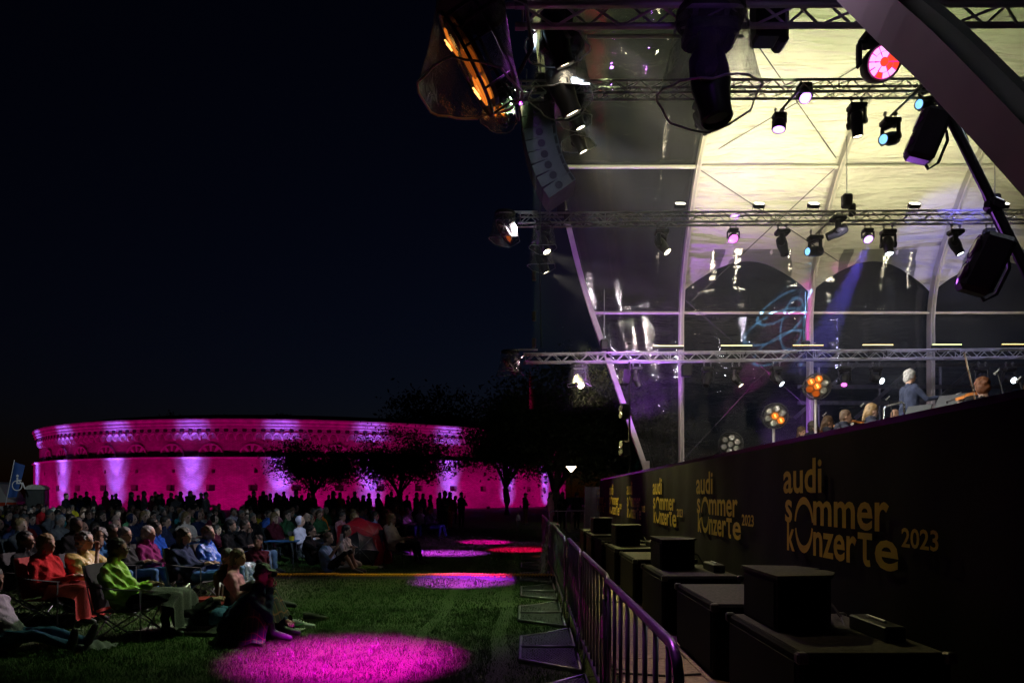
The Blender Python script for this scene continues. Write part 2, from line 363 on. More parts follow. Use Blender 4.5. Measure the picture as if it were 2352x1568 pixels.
# window arches of alternating long and short voussoirs
vm = []
for k in range(9):
    a0, a1 = math.pi * (k + .06) / 9, math.pi * (k + .94) / 9; ro = 1.38 if k % 2 == 0 else 1.24
    g = MB(); g.prism([(.62 * math.cos(a0), .62 * math.sin(a0)), (ro * math.cos(a0), ro * math.sin(a0)), (ro * math.cos(a1), ro * math.sin(a1)), (.62 * math.cos(a1), .62 * math.sin(a1))], .13 + .04 * (k % 2), (0, 0, 0), ((1, 0, 0), (0, 0, 1), (0, 1, 0)))
    vm.append(g.mesh('voussoir', STONE if k % 2 == 0 else mat('dark voussoir brick', (.14, .10, .08), .85, 0, .3, 2)))
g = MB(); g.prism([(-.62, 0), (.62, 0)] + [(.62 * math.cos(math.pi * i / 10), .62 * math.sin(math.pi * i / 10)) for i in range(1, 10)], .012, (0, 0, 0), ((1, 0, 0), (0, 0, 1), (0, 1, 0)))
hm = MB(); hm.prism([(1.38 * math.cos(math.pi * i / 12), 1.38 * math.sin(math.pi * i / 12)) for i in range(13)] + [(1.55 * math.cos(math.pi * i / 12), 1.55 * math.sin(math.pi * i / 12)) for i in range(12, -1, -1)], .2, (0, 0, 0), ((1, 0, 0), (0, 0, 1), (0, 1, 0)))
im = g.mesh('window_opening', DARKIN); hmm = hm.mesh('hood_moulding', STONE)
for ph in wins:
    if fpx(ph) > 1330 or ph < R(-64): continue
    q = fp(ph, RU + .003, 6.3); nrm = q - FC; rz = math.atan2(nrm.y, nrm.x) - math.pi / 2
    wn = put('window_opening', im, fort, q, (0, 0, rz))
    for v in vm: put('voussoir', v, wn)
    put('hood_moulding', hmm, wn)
# floodlights at the foot of the fort
fl = MB(); fl.cbox((0, 0, .22), (.42, .3, .26), .03); fl.box((0, 0, .05), (.3, .12, .1))
flm = fl.mesh('floodlight', BLK); lensm = {}
def flood(phi, r, target, W, rgb, deg, label, grp, blend=.5):
    q = fp(phi, r, 0); t = put('floodlight', flm, None, q, (0, 0, math.atan2(-q.x + FC.x, FC.y - q.y))); tag(t, label, 'floodlight', grp)
    spot(q + Vector((0, 0, .5)), target, W, rgb, deg, blend, .12)
pu = phi_at(440); ustep = 10.4 / FR
for k in range(-4, 6):
    ph = pu + k * ustep
    if ph < R(-66): continue
    lab = 'small black uplight at the fort foot, %s violet stripe from its left end' % ('first', 'second', 'third', 'fourth', 'fifth', 'sixth', 'seventh', 'eighth', 'ninth', 'tenth')[k + 4]
    flood(ph, FR + 2.4, fp(ph, FR, 1.7), 900, (.26, .10, 1.0), 76, lab, 'violet uplights along the fort foot', 1.0)
    q = fp(ph, FR + 2.4, .5)
    spot(q, fp(ph, FR, 4.2), 3600, (.26, .10, 1.0), 52, 1.0, .08); spot(q, fp(ph, RU, 8.8), 12000, (.26, .10, 1.0), 30, 1.0, .08)
for k in range(-5, 7):
    ph = pu + (k + .5) * ustep * .9
    if ph < R(-66): continue
    flood(ph, FR + 6.5, fp(ph, FR, 4.6), 1350, (1.0, .0, .40), 140, 'black floodlight on the grass washing the fort magenta, %s from its left end' % ('first', 'second', 'third', 'fourth', 'fifth', 'sixth', 'seventh', 'eighth', 'ninth', 'tenth', 'eleventh', 'twelfth')[k + 5], 'magenta floodlights before the fort', .8)

# ------------------------------------------------------------------ trees
BARK = mat('bark', (.055, .042, .032), .9, 0, .4, 6, .6, 30)
LEAF = mat('tree leaf', (.042, .06, .018), .6, 0, .5, 2)
def leaves(name, pts, size, seed, m):
    r = np.random.default_rng(seed); n = len(pts); pts = np.asarray(pts)
    a = r.normal(size=(n, 3)); a /= np.linalg.norm(a, axis=1, keepdims=True); b = np.cross(a, r.normal(size=(n, 3))); b /= np.linalg.norm(b, axis=1, keepdims=True)
    s = size * (.5 + r.random((n, 1)))
    V = np.stack([pts - a * s, pts + b * s * .45, pts + a * s, pts - b * s * .45], 1).reshape(-1, 3)
    me = bpy.data.meshes.new(name); me.vertices.add(4 * n); me.vertices.foreach_set('co', V.ravel()); me.loops.add(4 * n); me.loops.foreach_set('vertex_index', np.arange(4 * n, dtype=np.int32))
    me.polygons.add(n); me.polygons.foreach_set('loop_start', np.arange(0, 4 * n, 4, dtype=np.int32)); me.polygons.foreach_set('loop_total', np.full(n, 4, dtype=np.int32)); me.materials.append(m); me.update(); return me
def tree(name, base, th, crown, rad, nclump, per, lsz, seed, label, cat='tree', flat=.0, tr=.2, droop=.0):
    """base (x,y), trunk forks at height th, crown centre offset and radii; leaves sit in clumps along the limbs"""
    r = random.Random(seed); root = empty(name, (base[0], base[1], 0), 0, label, cat)
    g = MB(); top = Vector((r.uniform(-.2, .2), 0, th)); g.path([(0, 0, -.2), (.05, 0, th * .5), top], [tr * 1.25, tr, tr * .85], 8)
    c = Vector(crown); pts = []; nr = np.random.default_rng(seed)
    nl = 9
    limbs = []
    for k in range(nl):
        a = 2 * math.pi * (k + r.random() * .6) / nl; e = r.uniform(-.25, .75)
        tip = c + Vector((rad[0] * .78 * math.cos(a) * math.cos(e), rad[1] * .78 * math.sin(a) * math.cos(e), rad[2] * .75 * math.sin(e)))
        mid = top.lerp(tip, .45) + Vector((0, 0, .12 * (tip - top).length)); g.path([top, top.lerp(mid, .5) + Vector((r.uniform(-.1, .1), r.uniform(-.1, .1), 0)), mid, tip], [tr * .6, tr * .42, tr * .28, tr * .07], 6); limbs.append((mid, tip))
        for _ in range(4):
            s0 = mid.lerp(tip, r.uniform(0, .7)); t2 = s0 + Vector((r.gauss(0, 1) * rad[0], r.gauss(0, 1) * rad[1], r.gauss(.1, .7) * rad[2])) * .3
            g.path([s0, s0.lerp(t2, .5) + Vector((0, 0, .15)), t2], [tr * .2, tr * .12, tr * .04], 5); limbs.append((s0, t2))
    for _ in range(nclump):
        if r.random() < .55:
            s0, t2 = r.choice(limbs); q = s0.lerp(t2, r.uniform(.25, 1.1))
        else:
            u = nr.normal(size=3); u /= np.linalg.norm(u); rr = r.random() ** .45
            q = c + Vector((u[0] * rad[0] * rr, u[1] * rad[1] * rr, u[2] * rad[2] * rr))
        if q.z < c.z - rad[2] * (.55 if flat else 1.0) and r.random() < flat: continue
        cs = r.uniform(.05, .13) * (rad[0] + rad[2])
        pts.append(nr.normal(size=(per, 3)) * np.array([cs, cs, cs * .6]) + np.array(q) - np.array([0, 0, droop * cs]))
    g.build('trunk', BARK, root, True)
    put('crown', leaves('crown', np.concatenate(pts), lsz, seed, LEAF), root); return root
tree('small_tree', (-19.0, 62), 1.9, (.2, 0, 4.4), (4.7, 3.6, 2.3), 190, 64, .125, 11, 'spreading flat-topped tree before the fort, further from the stage', flat=.6, tr=.22)
tree('small_tree', (-11.2, 62), 1.7, (.2, 0, 4.9), (4.5, 3.6, 3.1), 230, 64, .125, 12, 'bushy tree before the fort, beside the flat-topped tree', flat=.4, tr=.24)
tree('broad_tree', (-1.35, 58), 2.3, (.7, 0, 6.9), (4.1, 4, 3.7), 300, 70, .14, 13, 'dark tree with a forked trunk standing left of the pillar lamp', tr=.28)
tree('broad_tree', (2.35, 46), 1.9, (1.1, .5, 6.6), (5.2, 4.5, 4.3), 380, 70, .13, 14, 'broad tree with several thick limbs behind the stage end', tr=.36)
tree('broad_tree', (9.5, 62), 2.5, (0, 0, 6.2), (5, 4, 4.6), 230, 36, .24, 15, 'dark tree beyond the far end of the stage front', tr=.3)
tree('tall_tree', (-19, 142), 8, (0, 0, 16.5), (10.5, 8, 7.5), 260, 36, .42, 16, 'tall dark tree rising behind the fort roof', tr=.5)
tree('tall_tree', (0, 140), 8, (0, 0, 15), (11, 8, 9), 260, 36, .42, 17, 'tall dark tree behind the fort, next to the stage', tr=.5)
for k, (px, zt, rx) in enumerate(((400, 13.2, 2.2), (520, 13.3, 2.6), (640, 13.4, 2.4))):
    q = P(px, 950, 108); tree('roof_shrub', (q.x, q.y), 12.2, (0, 0, 13.4), (rx, rx, 1.0), 50, 26, .25, 30 + k, 'low dark shrub growing on the fort roof, ' + ('the one nearest its left end', 'middle of three', 'the one nearest the trees')[k], 'shrub', tr=.1)

# ------------------------------------------------------------------ park lamp, things at the far left
g = empty('park_lamp', (P(1312, 1070, 40).x, 40, 0), 0, 'lit white park lamp with a cone head among the dark trees', 'street lamp')
mb = MB(); mb.path([(0, 0, 0), (0, 0, 3.05)], [.06, .04], 8); mb.build('post', BLK, g)
mb = MB(); mb.lathe([(.30, 3.42), (.33, 3.39), (.33, 3.36)], 14, caps=True); mb.build('hood', BLK, g)
mb = MB(); mb.lathe([(.04, 3.05), (.30, 3.36)], 14, caps=True); mb.build('lamp_cone', glow('park lamp glass', (1, .82, .55), 9), g)
WHITE = mat('white vehicle paint', (.75, .75, .74), .3, 0, .08, 3, coat=.4); ORANGE = mat('signal orange', (.8, .09, .03), .4, 0, .1, 4); GLASSD = mat('dark window glass', (.02, .022, .025), .08, 0, .1, 3)
LEDBLUE = mat('blue flag cloth', (.03, .09, .32), .7, 0, .2, 3, .2)
v = empty('ambulance', (-37.2, 47, 0), R(8), 'white and orange ambulance van cut off by the picture edge', 'van')
mb = MB(); mb.prism([(-2.7, .45), (2.2, .45), (2.75, .6), (2.75, 1.25), (2.1, 1.5), (1.6, 2.45), (1.2, 2.6), (-2.7, 2.6)], 2.0, (0, 1, 0), ((1, 0, 0), (0, 0, 1), (0, -1, 0))); mb.build('body', WHITE, v)
for s in (-1,):
    for x0, x1 in ((-2.6, 2.7),):
        for za, zb, nm in ((.95, 1.2, 'stripe'), (2.36, 2.5, 'stripe')):
            mb = MB(); mb.box(((x0 + (x1 if nm == 'stripe' and za < 2 else 1.3)) / 2, s * 1.004, (za + zb) / 2), ((x1 if za < 2 else 1.3) - x0, .01, zb - za)); mb.build('stripe', ORANGE, v)
for xa, xb in ((.55, 1.55), (-.5, .3), (-1.6, -.75)):
    mb = MB(); mb.prism([(xa, 1.5), (xb, 1.5), (xb - .12, 2.2), (xa, 2.2)], .012, (0, -1.0, 0), ((1, 0, 0), (0, 0, 1), (0, -1, 0))); mb.build('window', GLASSD, v)
wm = MB(); wm.lathe([(.16, -.1), (.34, -.1), (.36, -.06), (.36, .1), (.2, .11)], 16, axis=(0, 1, 0), caps=True); wm = wm.mesh('wheel', RUB)
for x in (-1.7, 1.8):
    for y in (-.9, .9): put('wheel', wm, v, (x, y, .36))
f = empty('beach_flag', (P(4, 1150, 40).x, 40, 0), 0, 'blue feather flag with white wheelchair symbol on a leaning pole', 'flag')
mb = MB(); mb.path([(0, 0, 0), (.28, 0, 1.4), (.62, 0, 3.1), (.75, 0, 3.75)], .022, 6); mb.build('pole', ALU, f)
mb = MB(); mb.grid(6, 12, lambda u, v_: (.30 + .42 * v_ + u * .58, .04 + .05 * math.sin(u * 5 + v_ * 3), 1.55 + 2.1 * v_ + .12 * u * (1 - 2 * v_) - .1 * u)); mb.build('cloth', LEDBLUE, f, True)
sy = MB(); cx, cz = .92, 2.35
sy.lathe([(.26, 0), (.31, 0), (.31, .008), (.26, .008)], 20, (cx, -.02, cz - .1), (0, -1, 0))
sy.prism([(-.05, .05), (.03, .05), (.06, .42), (-.03, .42)], .01, (cx, -.02, cz - .05), ((1, 0, 0), (0, 0, 1), (0, -1, 0)))
sy.lathe([(.001, 0), (.075, 0), (.075, .01), (.001, .01)], 12, (cx + .02, -.02, cz + .47), (0, -1, 0))
sy.prism([(0, 0), (.3, 0), (.42, -.3), (.5, -.27), (.36, .08), (0, .08)], .01, (cx, -.022, cz), ((1, 0, 0), (0, 0, 1), (0, -1, 0)))
sy.prism([(.02, .18), (.26, .16), (.26, .23), (.02, .25)], .01, (cx, -.022, cz), ((1, 0, 0), (0, 0, 1), (0, -1, 0)))
sy.build('wheelchair_symbol', mat('white print', (.8, .8, .8), .6, 0, .05), f)
t = empty('portable_toilet', (P(86, 1150, 42).x, 42, 0), R(20), 'dark portable toilet cabin with rounded roof beside the flag', 'portable toilet')
CAB = mat('dark cabin plastic', (.03, .04, .04), .5, 0, .2, 4)
mb = MB(); mb.cbox((0, 0, 1.02), (1.0, 1.0, 2.04), .05); mb.build('cabin', CAB, t)
mb = MB(); mb.prism([(-.53, 0)] + [(.53 * math.cos(math.pi * (1 - i / 10)), .3 * math.sin(math.pi * i / 10)) for i in range(1, 10)] + [(.53, 0)], 1.06, (0, .53, 2.04), ((1, 0, 0), (0, 0, 1), (0, -1, 0))); mb.build('roof', mat('pale roof plastic', (.5, .5, .45), .5), t)
mb = MB(); mb.cbox((0, -.51, 1.0), (.72, .03, 1.85), .01); mb.build('door', CAB, t)
for k, px in enumerate((44, 58)):
    q = P(px, 1160, 44 - k); b = empty('white_gate', (q.x, q.y, 0), R(-12), ('white railing panel right behind the blue flag', 'white railing panel beside the dark portable toilet')[k], 'railing')
    for z in (.35, .7, 1.05): mb = MB(); mb.tube((-.9, 0, z), (.9, 0, z), .025); mb.build('rail', WHITE, b)
    for x in (-.9, 0, .9): mb = MB(); mb.tube((x, 0, 0), (x, 0, 1.1), .025); mb.build('post', WHITE, b)
spot((-25, 33, 4.5), (-31.5, 42, 1.8), 420, (.85, .95, 1), 40, .7, .1)  # added spot lighting the flag and its surroundings, no fixture
# ------------------------------------------------------------------ stage platform and banner
XS, DZ = 2.67, 2.2
st = empty('stage_platform', (0, 0, 0), 0, 'raised black stage platform carrying the orchestra', 'stage')
mb = MB(); mb.box((XS + .03 + 7.2, 12.6, DZ - .06), (14.4, 21.4, .12)); mb.build('deck', DECK, st)
mb = MB(); mb.box((XS + .05 + 7.1, 12.6, (DZ - .13) / 2), (14.2, 21.3, DZ - .13)); mb.build('substructure', BLK, st)
mb = MB(); mb.box((XS + .012, 12.6, DZ - .02), (.03, 21.4, .075)); mb.build('edge_trim', mat('edge rail', (.05, .05, .055), .16, .6, .2, 4), st)
bn = empty('stage_banner', (0, 0, 0), 0, 'black banner along the stage front with golden lettering', 'banner')
BANNER = mat('black banner fabric', (.006, .006, .007), .62, 0, .25, 3, .35, 2.5, stretch=(1, .6, 1), spec=.15)
mb = MB(); mb.grid(90, 8, lambda u, v: (XS - .012 - .012 * math.sin(u * 61) * (1 - v) - .008 * math.sin(u * 150 + v * 3), 2.0 + 21.4 * u, .02 + (DZ - .05) * v)); mb.build('cloth', BANNER, bn, True)
def text_mesh(body, offset=.02):
    cu = bpy.data.curves.new('t', 'FONT'); cu.body = body; cu.offset = offset; cu.resolution_u = 3
    o = bpy.data.objects.new('t', cu); col.objects.link(o); bpy.context.view_layer.update()
    me = bpy.data.meshes.new_from_object(o.evaluated_get(bpy.context.evaluated_depsgraph_get())); bpy.data.objects.remove(o)
    v = np.empty(len(me.vertices) * 3); me.vertices.foreach_get('co', v); v = v.reshape(-1, 3); f = [tuple(p.vertices) for p in me.polygons]; bpy.data.meshes.remove(me)
    return v[:, :2], f
GOLD = mat('golden print', (.62, .43, .04), .5, 0, .12, 3)
g = MB()
def word(body, y0, y1, z0, xh, asc=False):
    """word spanning stage-front positions y0 (left) .. y1; xh = height of the x-height letters"""
    v, f = text_mesh(body, .018); _vx, _ = text_mesh('x' if not body.isdigit() else '2', .018)
    w0, w1 = v[:, 0].min(), v[:, 0].max(); sz = xh / (_vx[:, 1].max()); sx = (y0 - y1) / (w1 - w0)
    g.add([(XS - .038, y0 - (a - w0) * sx, z0 + b * sz) for a, b in v], [tuple(reversed(q)) for q in f])
def arcband(yc, zc, ry, rz, t0, t1, th, squash=.62):
    n = 18; o = []; i_ = []
    for k in range(n + 1):
        t = t0 + (t1 - t0) * k / n; s_ = math.sin(t)
        tt = th * (.8 + .35 * abs(s_)); o.append((yc - ry * math.cos(t), zc + rz * s_)); i_.append((yc - (ry - tt * .62) * math.cos(t), zc + (rz - tt) * s_))
    g.add([(XS - .038, a, b) for a, b in o + i_], [(k, k + 1, n + 2 + k, n + 1 + k) for k in range(n)])
word('audi', 6.886, 6.007, 1.685, .205); word('s', 6.84, 6.667, 1.398, .21); word('mmer', 6.18, 4.905, 1.395, .205)
word('k', 6.79, 6.6, 1.12, .205); word('nzer', 6.18, 5.38, 1.12, .205); word('\u03c4', 5.36, 5.14, 1.12, .205); word('e', 5.1, 4.78, 1.12, .205); word('2023', 4.74, 4.32, 1.30, .13)
arcband(6.39, 1.378, .215, .262, .12, math.pi - .12, .06); arcband(6.39, 1.378, .205, .262, math.pi + .16, 2 * math.pi - .1, .06)
lm = g.mesh('lettering', GOLD)
for k in range(6): put('lettering', lm, bn, (0, 3.45 * k, 0))
sc_ = empty('side_screen', (2.5, 24.2, 0), 0, 'grey fabric screen closing the far end of the stage front', 'screen')
mb = MB(); mb.grid(8, 6, lambda u, v: (-.28 + .52 * u, .04 * math.sin(u * 20), .02 + 1.95 * v)); mb.build('cloth', mat('grey screen cloth', (.16, .16, .18), .8, 0, .2, 3), sc_, True)
mb = MB(); mb.tube((-.28, .02, 0), (-.28, .02, 2.0), .02); mb.tube((.25, .02, 0), (.25, .02, 2.0), .02); mb.build('frame', STEEL, sc_)

# ------------------------------------------------------------------ tent
prof = [(21.5, 2.2), (21.5, 3.6), (21.5, 5.0), (21.5, 6.3), (21.48, 7.4), (21.2, 8.5), (20.55, 9.6), (19.65, 10.8), (18.5, 11.7), (17.2, 12.3), (15.5, 12.9), (13.8, 13.3), (12, 13.45)]
full = prof + [(24 - y, z) for y, z in reversed(prof[:-1])]
def dense(pts, k):
    out = []
    n = len(pts)
    for i in range(n - 1):
        p0, p1, p2, p3 = pts[max(i - 1, 0)], pts[i], pts[i + 1], pts[min(i + 2, n - 1)]
        for j in range(k):
            t = j / k; out.append(tuple(.5 * (2 * b + (c - a) * t + (2 * a - 5 * b + 4 * c - d) * t * t + (3 * b - a - 3 * c + d) * t ** 3) for a, b, c, d in zip(p0, p1, p2, p3)))
    return out + [tuple(pts[-1])]
FULL = dense(full, 5); NH = len(FULL)
frontfar = [(3.98 - .345 * (z - 2.2), y, z) for y, z in prof]
frontnear = [(.15, 10.2, 13.2), (.2, 8.6, 12.5), (.3, 7.4, 11.6), (.5, 6.4, 10.4), (.75, 5.6, 9.0), (.95, 5.0, 7.8), (1.12, 4.5, 6.6), (1.2, 4.2, 5.9), (1.39, 3.9, 5.15), (1.77, 3.35, 4.08), (1.98, 3.1, 3.58), (2.42, 2.55, 2.4)]
FRONT = dense(frontfar + frontnear, 5)
tent = empty('stage_tent', (0, 0, 0), 0, 'tall arched stage tent with cream ribs, white roof skin and clear side foil', 'tent')
ribx = [5.0, 9.05, 12.86, 16.9]
def inset(pts, d):   # move arch points inwards
    return [Vector((p[0], p[1] + (12 - p[1]) / 9.5 * d * (1 if abs(p[1] - 12) > 6 else 1), p[2] - d * max(0, 1 - abs(p[1] - 12) / 9.5))) for p in pts]
for x in ribx:
    mb = MB(); mb.beam([(x, y, z) for y, z in FULL], .13, .24); mb.build('rib', RIB, tent)
    mb = MB(); mb.beam([(x - .001, y - .0, z) for y, z in FULL[:NH // 2]], .05, .30); mb.build('rail', mat('keder rail', (.5, .48, .42), .4, .3, .1), tent)
mb = MB(); mb.beam(FRONT[:NH // 2 + 1], .16, .17); mb.beam(FRONT[NH // 2:], .17, .19); mb.build('front_arch', RIB, tent)
for x, y in [(3.98, 21.5)] + [(x, 21.5) for x in ribx]:
    mb = MB(); mb.box((x, y, DZ + .02), (.5, .5, .04)); mb.prism([(-.3, 0), (.0, 0), (.0, .5), (-.12, .5)], .02, (x, y - .14, DZ + .04), ((1, 0, 0), (0, 0, 1), (0, 1, 0))); mb.build('base_plate', RIB, tent)
# purlins: along every bay at two heights (far side) and at the roof
def arch_at(pts, zt, far=True):
    best = min((p for p in pts if (p[-2] > 12) == far), key=lambda p: abs(p[-1] - zt)); return best
for zt, rr in ((7.35, .045), (11.0, .055), (13.2, .05)):
    fa = arch_at(FRONT, zt); ra = arch_at(FULL, zt); ends = [Vector(fa)] + [Vector((x, ra[0], ra[1])) for x in ribx]
    for a, b in zip(ends, ends[1:]): mb = MB(); mb.tube(a, b, rr, n=8); mb.build('purlin', RIB, tent)
def skin(x0, x1, zs_rib, zs_mid, mat_, name, off, sag, both):
    """roof membrane between two ribs: scalloped lower edge, sagging between ribs"""
    nu, nv = 14, 46; lo = [i for i, p in enumerate(FULL) if p[1] > 7.9][0]
    def fn(u, v):
        e = math.sin(math.pi * u) ** .9; zb = zs_rib + (zs_mid - zs_rib) * e
        i0 = next(i for i, p in enumerate(FULL) if p[1] >= zb and p[0] > 12); t0 = i0 - (FULL[i0][1] - zb) / max(1e-6, FULL[i0][1] - FULL[i0 - 1][1])
        t1 = NH - 1 - t0; t = t0 + (t1 - t0) * v; k = min(int(t), NH - 2); f = t - k
        y = FULL[k][0] * (1 - f) + FULL[k + 1][0] * f; z = FULL[k][1] * (1 - f) + FULL[k + 1][1] * f
        s = off + sag * math.sin(math.pi * u) * (1 + .25 * math.sin(t * .8)) + .02 * math.sin(t * 2.3 + u * 7)
        ny, nz = (y - 12) / 9.5, max(.05, (z - 6) / 7.5); l = math.hypot(ny, nz)
        return (x0 + (x1 - x0) * u, y + s * ny / l, z + s * nz / l)
    mb = MB(); mb.grid(nu, nv, fn); return mb.build(name, mat_, tent, True)
def skin_mat():
    m = mat('tent roof membrane', (.74, .72, .62), .48, 0, .06, 1.2, spec=.45)
    n = m.node_tree.nodes; L = m.node_tree.links; b = n['Principled BSDF']; tc = n.new('ShaderNodeTexCoord')
    hs = []
    for sc, st_, ds in ((1.6, (.16, 1, 1), .8), (5.5, (.10, 1, 1), .5), (.7, (.5, .7, .7), .4)):
        mp = n.new('ShaderNodeMapping'); mp.inputs['Scale'].default_value = st_; mp.inputs['Rotation'].default_value = (0, R(7 if sc > 1 else -20), 0); L.new(tc.outputs['Object'], mp.inputs[0])
        nz = n.new('ShaderNodeTexNoise'); nz.inputs['Scale'].default_value = sc; nz.inputs['Detail'].default_value = 3; nz.inputs['Distortion'].default_value = ds; L.new(mp.outputs[0], nz.inputs['Vector']); hs.append(nz)
    a = n.new('ShaderNodeMath'); a.operation = 'MULTIPLY_ADD'; a.inputs[1].default_value = .35; L.new(hs[1].outputs[0], a.inputs[0]); L.new(hs[0].outputs[0], a.inputs[2])
    c = n.new('ShaderNodeMath'); c.operation = 'MULTIPLY_ADD'; c.inputs[1].default_value = 1.2; L.new(hs[2].outputs[0], c.inputs[0]); L.new(a.outputs[0], c.inputs[2])
    bp = n.new('ShaderNodeBump'); bp.inputs['Strength'].default_value = .9; bp.inputs['Distance'].default_value = .5; L.new(c.outputs[0], bp.inputs['Height']); L.new(bp.outputs[0], b.inputs['Normal'])
    return m
SKIN = skin_mat()
for x0, x1 in zip(ribx, ribx[1:]): skin(x0, x1, 8.0, 8.85, SKIN, 'roof_skin', .14, .12, True)
def foilwall(fa, fb, n0, n1, name, off=.17, nu=10, sagk=.1):
    k = n1 - n0
    def fn(u, v):
        t = n0 + k * v; i = min(int(t), n1 - 1); f = t - i
        a = Vector(fa[i]).lerp(Vector(fa[i + 1]), f); b = Vector(fb[i]).lerp(Vector(fb[i + 1]), f); q = a.lerp(b, u)
        ny, nz = (q.y - 12) / 9.5, max(0, (q.z - 6) / 7.5); s = off + sagk * math.sin(math.pi * u) * math.sin(v * 9 + u * 3) + .05 * math.sin(u * 23 + v * 6)
        return q + Vector((0, ny, nz)).normalized() * s
    mb = MB(); mb.grid(nu, k, fn); return mb.build(name, FOIL, tent, True)
R3 = {x: [(x, y, z) for y, z in FULL] for x in ribx}
foilwall(FRONT, R3[5.0], 0, NH - 1, 'clear_foil', nu=12)
lowtop = next(i for i, p in enumerate(FULL) if p[1] > 9.0)
for x0, x1 in zip(ribx, ribx[1:]):
    foilwall(R3[x0], R3[x1], 0, lowtop, 'clear_foil', .24, 12, .05); foilwall(R3[x0], R3[x1], NH - 1 - lowtop, NH - 1, 'clear_foil', .24, 12, .05)
mb = MB()
mb.grid(10, 10, lambda u, v: (17.0, 2.6 + 18.8 * u, 2.2 + v * 5.5 + v * 5.0 * math.sin(math.pi * u))); mb.build('back_wall', mat('black backdrop cloth', (.015, .015, .018), .85, 0, .2, 2), tent)
# cross wires stiffening the roof bays
WIRE = mat('wire rope', (.09, .09, .09), .4, .7)
for a, b in ((P(1600, 385, 19.6), P(1925, 690 - 90, 21)), (P(1590, 690, 21.2), P(1920, 385, 19.5)), (P(1600, 372, 19.6), P(2010, 130, 17)), (P(1720, 75, 16), P(1925, 370, 19.5))):
    mb = MB(); mb.tube(a, b, .014, n=5); mb.build('tension_wire', WIRE, tent)
for a, b in ((P(1575, 690, 21.2), P(1850, 930, 21.3)), (P(1570, 1055, 21.2), P(1760, 850, 21.3))):
    mb = MB(); mb.tube(a, b, .012, n=5); mb.build('tension_wire', WIRE, tent)
# scaffold behind the clear foil
sf = empty('scaffold', (0, 0, 0), 0, 'grey scaffold frame with diagonal braces behind the clear foil', 'scaffold')
for py in (838, 888, 925): mb = MB(); mb.box(P(2140, py, 24.2), (9.5, .05, .13)); mb.build('ledger', STEEL, sf)
for k, px in enumerate((1900, 2040, 2180, 2320)):
    a = P(px - 75, 960, 24.05); b = P(px + 70, 832, 24.05); mb = MB(); mb.beam([a, b], .05, .12, (0, 1, 0)); mb.build('brace', STEEL, sf)
for px in (1880, 2020, 2160, 2300): mb = MB(); mb.tube((P(px, 0, 24.3).x, 24.3, 0), (P(px, 0, 24.3).x, 24.3, 6.3), .05); mb.build('standard', STEEL, sf)

# ------------------------------------------------------------------ trusses
def truss(x0, x1, y, z, dz, label, side=.24):
    t = empty('lighting_truss', (x0, y, z), 0, label, 'truss', 'lighting trusses across the stage'); L_ = x1 - x0; h = side
    for yy in (0, h):
        for zz in (0, h): mb = MB(); mb.tube((0, yy, zz), (L_, yy, zz + dz), .025, n=8); mb.build('chord', ALU, t)
    n = max(2, int(L_ / .26)); pit = L_ / n
    for nm, fn in (('front', lambda s, k: (s, 0, h * (k % 2))), ('back', lambda s, k: (s, h, h * (k % 2))), ('under', lambda s, k: (s, h * (k % 2), 0)), ('over', lambda s, k: (s, h * ((k + 1) % 2), h))):
        mb = MB()
        for k in range(n):
            a = Vector(fn(k * pit, k)); b = Vector(fn((k + 1) * pit, k + 1)); a.z += dz * k / n; b.z += dz * (k + 1) / n; mb.tube(a, b, .0115, n=5, caps=False)
        for k in range(0, n + 1, 8):
            if nm in ('front', 'back'): yy = 0 if nm == 'front' else h; mb.tube((k * pit, yy, 0 + dz * k / n), (k * pit, yy, h + dz * k / n), .0115, n=5, caps=False)
        mb.build('lattice', ALU, t)
    for yy in (0, h):
        for zz in (0, h): mb = MB(); mb.tube((-.06, yy, zz), (.02, yy, zz), .031, n=8); mb.build('coupler', STEEL, t)
    return t
TY = {1: 5.3, 5: 8.6, 2: 13.5, 3: 16.8, 4: 19.8}
def tz(k, py): return P(0, py, TY[k]).z
T = {1: truss(0.0, 7.5, 5.3, tz(1, 12), .02, 'large near truss across the picture top, tinted violet'),
     5: truss(.35, 8, 8.6, 8.05, 0, 'truss above the picture top holding two rain-covered spots'),
     2: truss(P(1197, 0, 13.5).x, 11.5, 13.5, tz(2, 214), .06, 'second truss from the top, holding the line array end'),
     3: truss(P(1195, 0, 16.8).x, 13.8, 16.8, tz(3, 512), .09, 'truss at mid height with small floodlights standing on it'),
     4: truss(P(1207, 0, 19.8).x, 15.6, 19.8, tz(4, 831), .16, 'lowest truss behind the conductor, carrying glowing light bars')}
TZ = {1: tz(1, 12), 5: 8.05, 2: tz(2, 214), 3: tz(3, 512), 4: tz(4, 831)}

